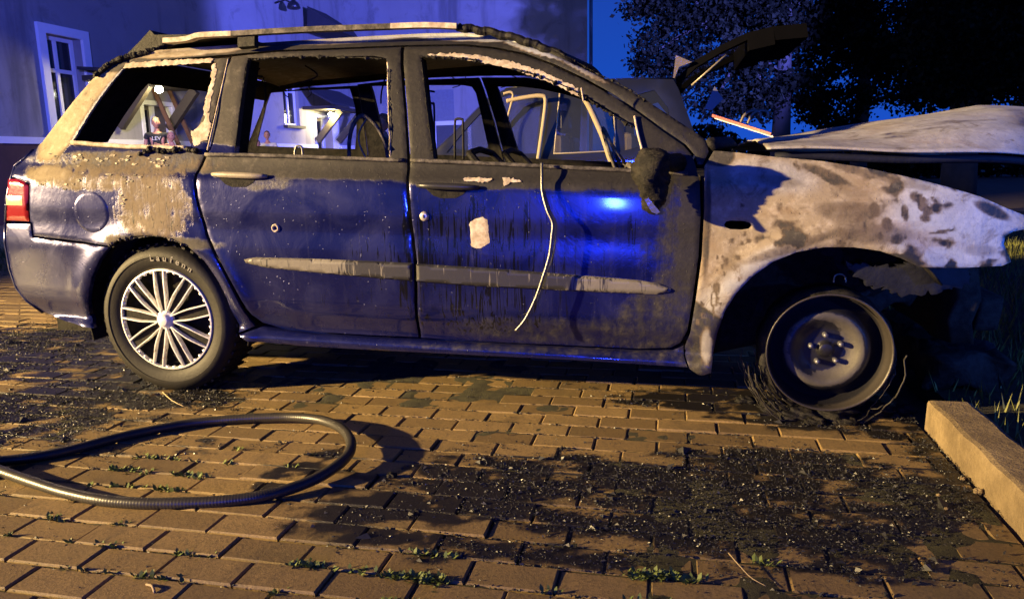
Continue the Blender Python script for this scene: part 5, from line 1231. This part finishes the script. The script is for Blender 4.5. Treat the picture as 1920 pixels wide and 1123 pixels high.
# ================================================================== people
M_SKIN = simple('skin', (.52, .26, .19), .55, 0, .12, 20, .05)
def person(x, yhead, Y, Hh, shirt, label, face=0, hair=(.05, .03, .02), armpose=0, trousers=(.03, .03, .05), text=None, tilt=0, long_sleeve=False):
    """Standing figure; x, yhead are where the crown of the head is seen."""
    top = at(x, yhead, Y); s = Hh / 1.75; base = Vector((top.x, Y, top.z - Hh))
    root = empty('person', base, face); tag(root, label, 'person', None)
    J = dict(pel=(0, 0, .95), wst=(0, 0, 1.08), chs=(0, -.005, 1.30), nek=(0, 0, 1.46), nk2=(0, -.012, 1.52), hd0=(0, -.02, 1.575), hd1=(0, -.018, 1.64), hd2=(0, -.008, 1.70))
    def chain(name, pts, mat_, sub=2, thick=None):
        me = bpy.data.meshes.new(name); me.from_pydata([Vector(p[:3]) * s for p in pts[0]], pts[1], [])
        o = bpy.data.objects.new(name, me); COL.objects.link(o); o.parent = root
        sk = o.modifiers.new('skin', 'SKIN'); sk.use_smooth_shade = True
        for i, p in enumerate(pts[0]): me.skin_vertices[0].data[i].radius = (p[3] * s, p[4] * s)
        me.skin_vertices[0].data[0].use_root = True
        sb = o.modifiers.new('sub', 'SUBSURF'); sb.levels = sub; sb.render_levels = sub
        me.materials.append(mat_); return o
    ARMS = {0: [(.20, 0, 1.40, .045, .045), (.25, .0, 1.16, .038, .038), (.27, -.05, .93, .028, .026), (.27, -.07, .86, .032, .016)], 1: [(.20, 0, 1.40, .045, .045), (.27, -.03, 1.18, .038, .038), (.10, -.20, 1.15, .028, .026), (.02, -.22, 1.17, .03, .018)], 2: [(.20, 0, 1.40, .045, .045), (.26, -.10, 1.22, .038, .038), (.14, -.26, 1.40, .028, .026), (.10, -.28, 1.47, .03, .018)]}
    arm = ARMS[armpose]; arm0 = ARMS[0 if armpose != 2 else 2]
    V = [(0, 0, .95, .14, .10), (0, 0, 1.12, .12, .09), (0, -.005, 1.32, .15, .10), (0, .005, 1.455, .055, .055), (0, -.01, 1.53, .05, .052)]; E = [(0, 1), (1, 2), (2, 3), (3, 4)]
    for sd in (-1, 1):
        b = len(V)
        for q in (arm if sd > 0 else arm0): V.append((q[0] * sd, q[1], q[2], q[3], q[4]))
        E += [(2, b), (b, b + 1), (b + 1, b + 2), (b + 2, b + 3)]
        hnd = V[-1]; wv = Vector(V[-1][:3]) - Vector(V[-2][:3]); wv.normalize(); side = wv.cross(Vector((0, 1, .2))).normalized()
        for f in range(4):
            q0 = Vector(hnd[:3]) + side * (f - 1.5) * .018 + wv * .02; q1 = q0 + wv * (.045 + .01 * (f in (1, 2))) + Vector((0, -.012, -.004)); b2 = len(V)
            V += [(*q0, .009, .009), (*q1, .007, .007)]; E += [(b + 3, b2), (b2, b2 + 1)]
        q0 = Vector(hnd[:3]) + side * .035 - wv * .005; b2 = len(V); V.append((*(q0 + wv * .03 + side * .012), .008, .008)); E.append((b + 3, b2))
        b = len(V); V += [(.09 * sd, 0, .88, .088, .09), (.10 * sd, -.01, .50, .058, .06), (.10 * sd, .02, .10, .04, .045), (.11 * sd, -.10, .04, .042, .03)]; E += [(0, b), (b, b + 1), (b + 1, b + 2), (b + 2, b + 3)]
    chain('body', (V, E), M_SKIN)
    # head
    bm = bmesh.new(); bmesh.ops.create_uvsphere(bm, u_segments=32, v_segments=24, radius=1)
    for v in bm.verts:
        a, b, c = v.co; fr = max(0, -b)
        jaw = 1 - .30 * max(0, -c) ** 1.3
        px_, py_, pz_ = a * .076 * jaw, b * .095 * (1 - .12 * max(0, -c)), c * .118
        py_ -= .020 * math.exp(-((a / .16) ** 2) - ((c + .10) / .22) ** 2) * (fr > .3)            # nose
        py_ += .010 * (math.exp(-(((abs(a) - .38) / .16) ** 2) - ((c - .08) / .12) ** 2)) * (fr > .2)  # eye sockets
        py_ -= .006 * math.exp(-((a / .3) ** 2) - ((c + .47) / .08) ** 2) * (fr > .3); py_ -= .008 * math.exp(-((a / .3) ** 2) - ((c + .85) / .15) ** 2)
        v.co = Vector((px_, py_ - .012, pz_ + 1.632)) * s
    for sd in (-1, 1):
        r = bmesh.ops.create_uvsphere(bm, u_segments=8, v_segments=6, radius=1, matrix=Matrix.Translation(Vector((.077 * sd, .0, 1.625)) * s) @ Matrix.Diagonal((.010 * s, .018 * s, .03 * s, 1)))
    me = bpy.data.meshes.new('head'); bm.to_mesh(me); bm.free(); me.materials.append(M_SKIN); ho = bpy.data.objects.new('head', me); COL.objects.link(ho); ho.parent = root; me.polygons.foreach_set('use_smooth', [True] * len(me.polygons))
    def ell(name, c, r, m_, parent=ho, cut=None):
        bm = bmesh.new(); bmesh.ops.create_uvsphere(bm, u_segments=24, v_segments=16, radius=1)
        if cut: bmesh.ops.delete(bm, geom=[v for v in bm.verts if cut(v.co)], context='VERTS')
        for v in bm.verts: v.co = Vector((c[0] + v.co.x * r[0], c[1] + v.co.y * r[1], c[2] + v.co.z * r[2])) * s
        me = bpy.data.meshes.new(name); bm.to_mesh(me); bm.free(); me.materials.append(m_); o = bpy.data.objects.new(name, me); COL.objects.link(o); o.parent = parent; me.polygons.foreach_set('use_smooth', [True] * len(me.polygons)); return o
    hm = simple('hair', hair, .7, 0, .4, 60, .5); eye = simple('eye_dark', (.02, .015, .01), .2, 0, 0, 5, 0) if 'eye_dark' not in bpy.data.materials else bpy.data.materials['eye_dark']
    ell('hair', (0, .004, 1.652), (.083, .100, .108), hm, cut=lambda c: c.z < (.42 if c.y < -.25 else -.25) or (abs(c.x) > .8 and c.z < .1 and c.y < 0))
    for sd in (-1, 1): ell('eye', (.030 * sd, -.094, 1.640), (.012, .006, .006), eye)
    ell('mouth', (0, -.100, 1.577), (.022, .006, .005), simple('lips', (.30, .10, .09), .5) if 'lips' not in bpy.data.materials else bpy.data.materials['lips'])
    # clothes: slightly larger skinned shells
    V = [(0, 0, .90, .165, .125), (0, 0, 1.12, .15, .115), (0, -.003, 1.32, .172, .125), (0, .004, 1.425, .09, .085)]; E = [(0, 1), (1, 2), (2, 3)]
    for sd in (-1, 1):
        b = len(V); n_ = 4 if long_sleeve else 2
        aa = arm if sd > 0 else arm0
        for i, q in enumerate(aa[:3] if long_sleeve else [aa[0], tuple(aa[0][j] * .5 + aa[1][j] * .5 for j in range(5))]):
            xx = q[0] * sd
            V.append((xx, q[1], q[2], q[3] + .017, q[4] + .017))
        E += [(2, b), (b, b + 1)] + ([(b + 1, b + 2)] if long_sleeve else [])
    sh = chain('shirt', (V, E), simple('shirt_cloth', shirt, .85, 0, .12, 30, .4, .01))
    V = [(0, 0, .96, .155, .12), (0, 0, .90, .15, .12)]; E = [(0, 1)]
    for sd in (-1, 1): b = len(V); V += [(.09 * sd, 0, .84, .10, .10), (.10 * sd, -.01, .50, .072, .074), (.10 * sd, .02, .09, .062, .064)]; E += [(1, b), (b, b + 1), (b + 1, b + 2)]
    chain('trousers', (V, E), simple('trouser_cloth', trousers, .85, 0, .2, 30, .3))
    for sd in (-1, 1): ell('shoe', (.105 * sd, -.06, .04), (.052, .13, .045), M_BLACKP, sh)
    if text:
        cu = bpy.data.curves.new('t', 'FONT'); cu.body = text; cu.size = .11 * s; cu.extrude = .002; cu.align_x = 'CENTER'
        o = bpy.data.objects.new('t', cu); COL.objects.link(o); bpy.context.view_layer.update(); me = bpy.data.meshes.new_from_object(o.evaluated_get(bpy.context.evaluated_depsgraph_get())); bpy.data.objects.remove(o)
        me.materials.clear(); me.materials.append(simple('print_white', (.8, .8, .78), .7, 0, .05)); o = bpy.data.objects.new('chest_print', me); COL.objects.link(o); o.parent = sh; o.location = (0, -.148 * s, 1.27 * s); o.rotation_euler = (R_(90), 0, 0)
    return root
person(291, 220, 14.0, 1.72, (.02, .02, .025), 'man in a dark printed t-shirt standing in front of the left door', .5, (.12, .10, .09), 1, text='LEV')
person(320, 246, 13.4, 1.55, (.10, .09, .10), 'shorter person with light hair beside the man in the dark t-shirt', .6, (.5, .42, .32), 0)
person(500, 246, 16.8, 1.55, (.75, .70, .62), 'young man in a white t-shirt seen through the rear door window', .4, (.06, .03, .02), 0)
person(482, 263, 16.0, 1.40, (.5, .22, .18), 'smallest person standing left of the one in the white t-shirt', .4, (.05, .03, .02), 0)
pf = person(718, 214, 9.6, 1.72, (.04, .045, .05), 'person in dark jacket with yellow stripes looking down behind the rear door', -1.2, (.22, .10, .05), 1, long_sleeve=True)
stp = MB(); 
for z in (1.18, 1.32):
    s_ = 1.72 / 1.75; n = 28; c = Vector(pf.location)
    stp.tube([c + Vector((.178 * math.cos(a), .138 * math.sin(a), z * s_)) for a in np.linspace(0, 2 * math.pi, n, endpoint=False)], .012, 6, closed=True)
stp.build('reflective_stripe', simple('reflective_yellow', (.65, .68, .15), .4), pf, True)
# two bystander sticks seen through the glass: a pale stick leaning on the wall
pk = empty('leaning_planks', (XW + 1.0, 15.8, 0)); tag(pk, 'two brown planks leaning beside the left door', 'planks')
for dy in (0, .55): MB().bar((XW + .9, 15.5 + dy, 0), (XW + .15, 15.1 + dy, 2.6), .09, .05).build('plank', simple('orange_wood', (.11, .055, .035), .6), pk)
hy = None

# ================================================================== trees
M_BARK = simple('bark', (.09, .08, .065), .9, 0, .4, 9, .6)
def leaf_mat():
    m, t, b = mat('leaves'); a = N(t, 'Attribute', attribute_name='tone')
    t.links.new(mixc(t, a.outputs['Fac'], (.005, .006, .003), (.030, .034, .02)), b.inputs['Base Color']); b.inputs['Roughness'].default_value = 1; b.inputs['Specular IOR Level'].default_value = .05; return m
M_LEAF = leaf_mat()
def tree(x, y, H, crown, nleaf, lab, lean=0, seed=0, trunk=.22, leaf=.12):
    r = np.random.default_rng(seed); rr = random.Random(seed); T = empty('broadleaf_tree', (x, y, -.06)); tag(T, lab, 'tree', 'trees behind the lot')
    k = MB(); P = [Vector((x + lean * t * t, y, -.06 + H * .62 * t)) for t in np.linspace(0, 1, 8)]; k.tube(P, [trunk * (1.25 - t * .75) for t in np.linspace(0, 1, 8)], 12)
    for cx, cy, cz, rx, ry, rz in crown:
        a = P[rr.randint(3, 7)]; b = Vector((x + cx, y + cy, cz)); mid = a.lerp(b, .5) + Vector((0, 0, .15)); k.tube([Vector(q) for q in spline([a, mid, b], 4)], [.07] * 4 + [.045] * 4 + [.02], 7)
    k.build('trunk', M_BARK, T, True)
    cs = []; tn = []
    vol = np.array([c[3] * c[5] * c[4] for c in crown]) ** .7; vol = vol / vol.sum()
    for c, w_ in zip(crown, vol):
        n = int(nleaf * w_); ncl = max(6, n // 60)
        d = r.normal(size=(ncl, 3)); d /= np.linalg.norm(d, axis=1)[:, None]; cc = d * (r.random((ncl, 1)) ** .45) * np.array(c[3:6]) + np.array([x + c[0], y + c[1], c[2]])
        q = np.repeat(cc, n // ncl, 0); q = q + r.normal(size=q.shape) * .19 * np.array([1, 1, .6]); cs.append(q); tn.append(np.repeat(r.random(ncl), n // ncl))
    Pn = np.concatenate(cs); n = len(Pn)
    u = r.normal(size=(n, 3)); u /= np.linalg.norm(u, axis=1)[:, None]; v = np.cross(u, r.normal(size=(n, 3))); v /= np.linalg.norm(v, axis=1)[:, None]; sz = (leaf * (.6 + .8 * r.random(n)))[:, None]
    V = np.stack([Pn - u * sz * .5, Pn + v * sz * .32, Pn + u * sz * .5, Pn - v * sz * .32], 1).reshape(-1, 3)
    F = (np.arange(n)[:, None] * 4 + np.arange(4)[None]).tolist(); me = bpy.data.meshes.new('crown'); me.from_pydata(V.tolist(), [], F)
    a = me.attributes.new('tone', 'FLOAT', 'POINT'); a.data.foreach_set('value', np.repeat(np.concatenate(tn) ** 1.5 * .8 + .2 * r.random(n), 4)); link('crown', me, M_LEAF, T, False)
def blob_crown(px_list, x, y, Y):
    out = []
    for px_, py_, rx, rz in px_list:
        c = at(px_, py_, Y); sc = (at(px_ + 100, py_, Y) - c).length / 100; out.append((c.x - x, 0, c.z, rx * sc, max(rx, rz) * sc * .8, rz * sc))
    return out
def tree_px(tx, Y, blobs, nleaf, lab, seed, H=8, trunk=.22, leaf=.12, lean=0):
    b = gnd(tx, 600); x = at(tx, 300, Y).x; tree(x, Y, H, blob_crown(blobs, x, Y, Y), nleaf, lab, lean, seed, trunk, leaf)
tree_px(1462, 20, [(1230, 10, 60, 30), (1210, 110, 16, 50), (1240, 90, 40, 40), (1290, 40, 70, 50), (1280, 130, 60, 50), (1400, 60, 110, 90), (1380, -50, 150, 80), (1500, 10, 90, 60), (1450, 170, 90, 60), (1340, 190, 60, 40), (1240, -60, 80, 50)], 30000, 'broad leafy tree nearest the annex, its branches reaching over the sky gap', 3)
tree_px(1610, 23, [(1560, 80, 90, 80), (1640, 130, 90, 70), (1600, 30, 110, 80), (1530, 180, 70, 45), (1700, 60, 90, 110), (1610, 190, 30, 30), (1560, 220, 60, 30), (1700, 180, 40, 40), (1620, -60, 140, 60)], 30000, 'tall leafy tree right of the raised tailgate', 5, trunk=.2)
tree_px(1800, 18, [(1780, 60, 90, 110), (1830, 150, 100, 60), (1860, 30, 90, 100), (1760, 170, 60, 40), (1920, 110, 60, 60), (1850, -70, 150, 70), (1960, 30, 80, 80)], 34000, 'dense dark tree above the raised bonnet at the right', 8, trunk=.3)
tree_px(1990, 24, [(1960, 60, 90, 120), (2040, 100, 100, 120), (1930, 210, 60, 40)], 15000, 'dark tree at the far right edge', 9)
def hedge():
    H_ = empty('hedge', (8, 29, 0)); tag(H_, 'low dark hedge along the ground under the trees', 'hedge')
    r = np.random.default_rng(4); n = 16000; P = np.stack([r.uniform(-1.5, 26, n), 29 + r.normal(0, .5, n), np.abs(r.normal(0, 1, n))], 1); P[:, 2] = r.random(n) * (1.5 + .5 * np.sin(P[:, 0] * 1.3))
    u = r.normal(size=(n, 3)); u /= np.linalg.norm(u, axis=1)[:, None]; v = np.cross(u, r.normal(size=(n, 3))); v /= np.linalg.norm(v, axis=1)[:, None]
    V = np.stack([P - u * .12, P + v * .08, P + u * .12, P - v * .08], 1).reshape(-1, 3); F = (np.arange(n)[:, None] * 4 + np.arange(4)[None]).tolist(); me = bpy.data.meshes.new('h'); me.from_pydata(V.tolist(), [], F)
    a = me.attributes.new('tone', 'FLOAT', 'POINT'); a.data.foreach_set('value', np.repeat(r.random(n), 4)); link('foliage', me, M_LEAF, H_, False)
hedge()
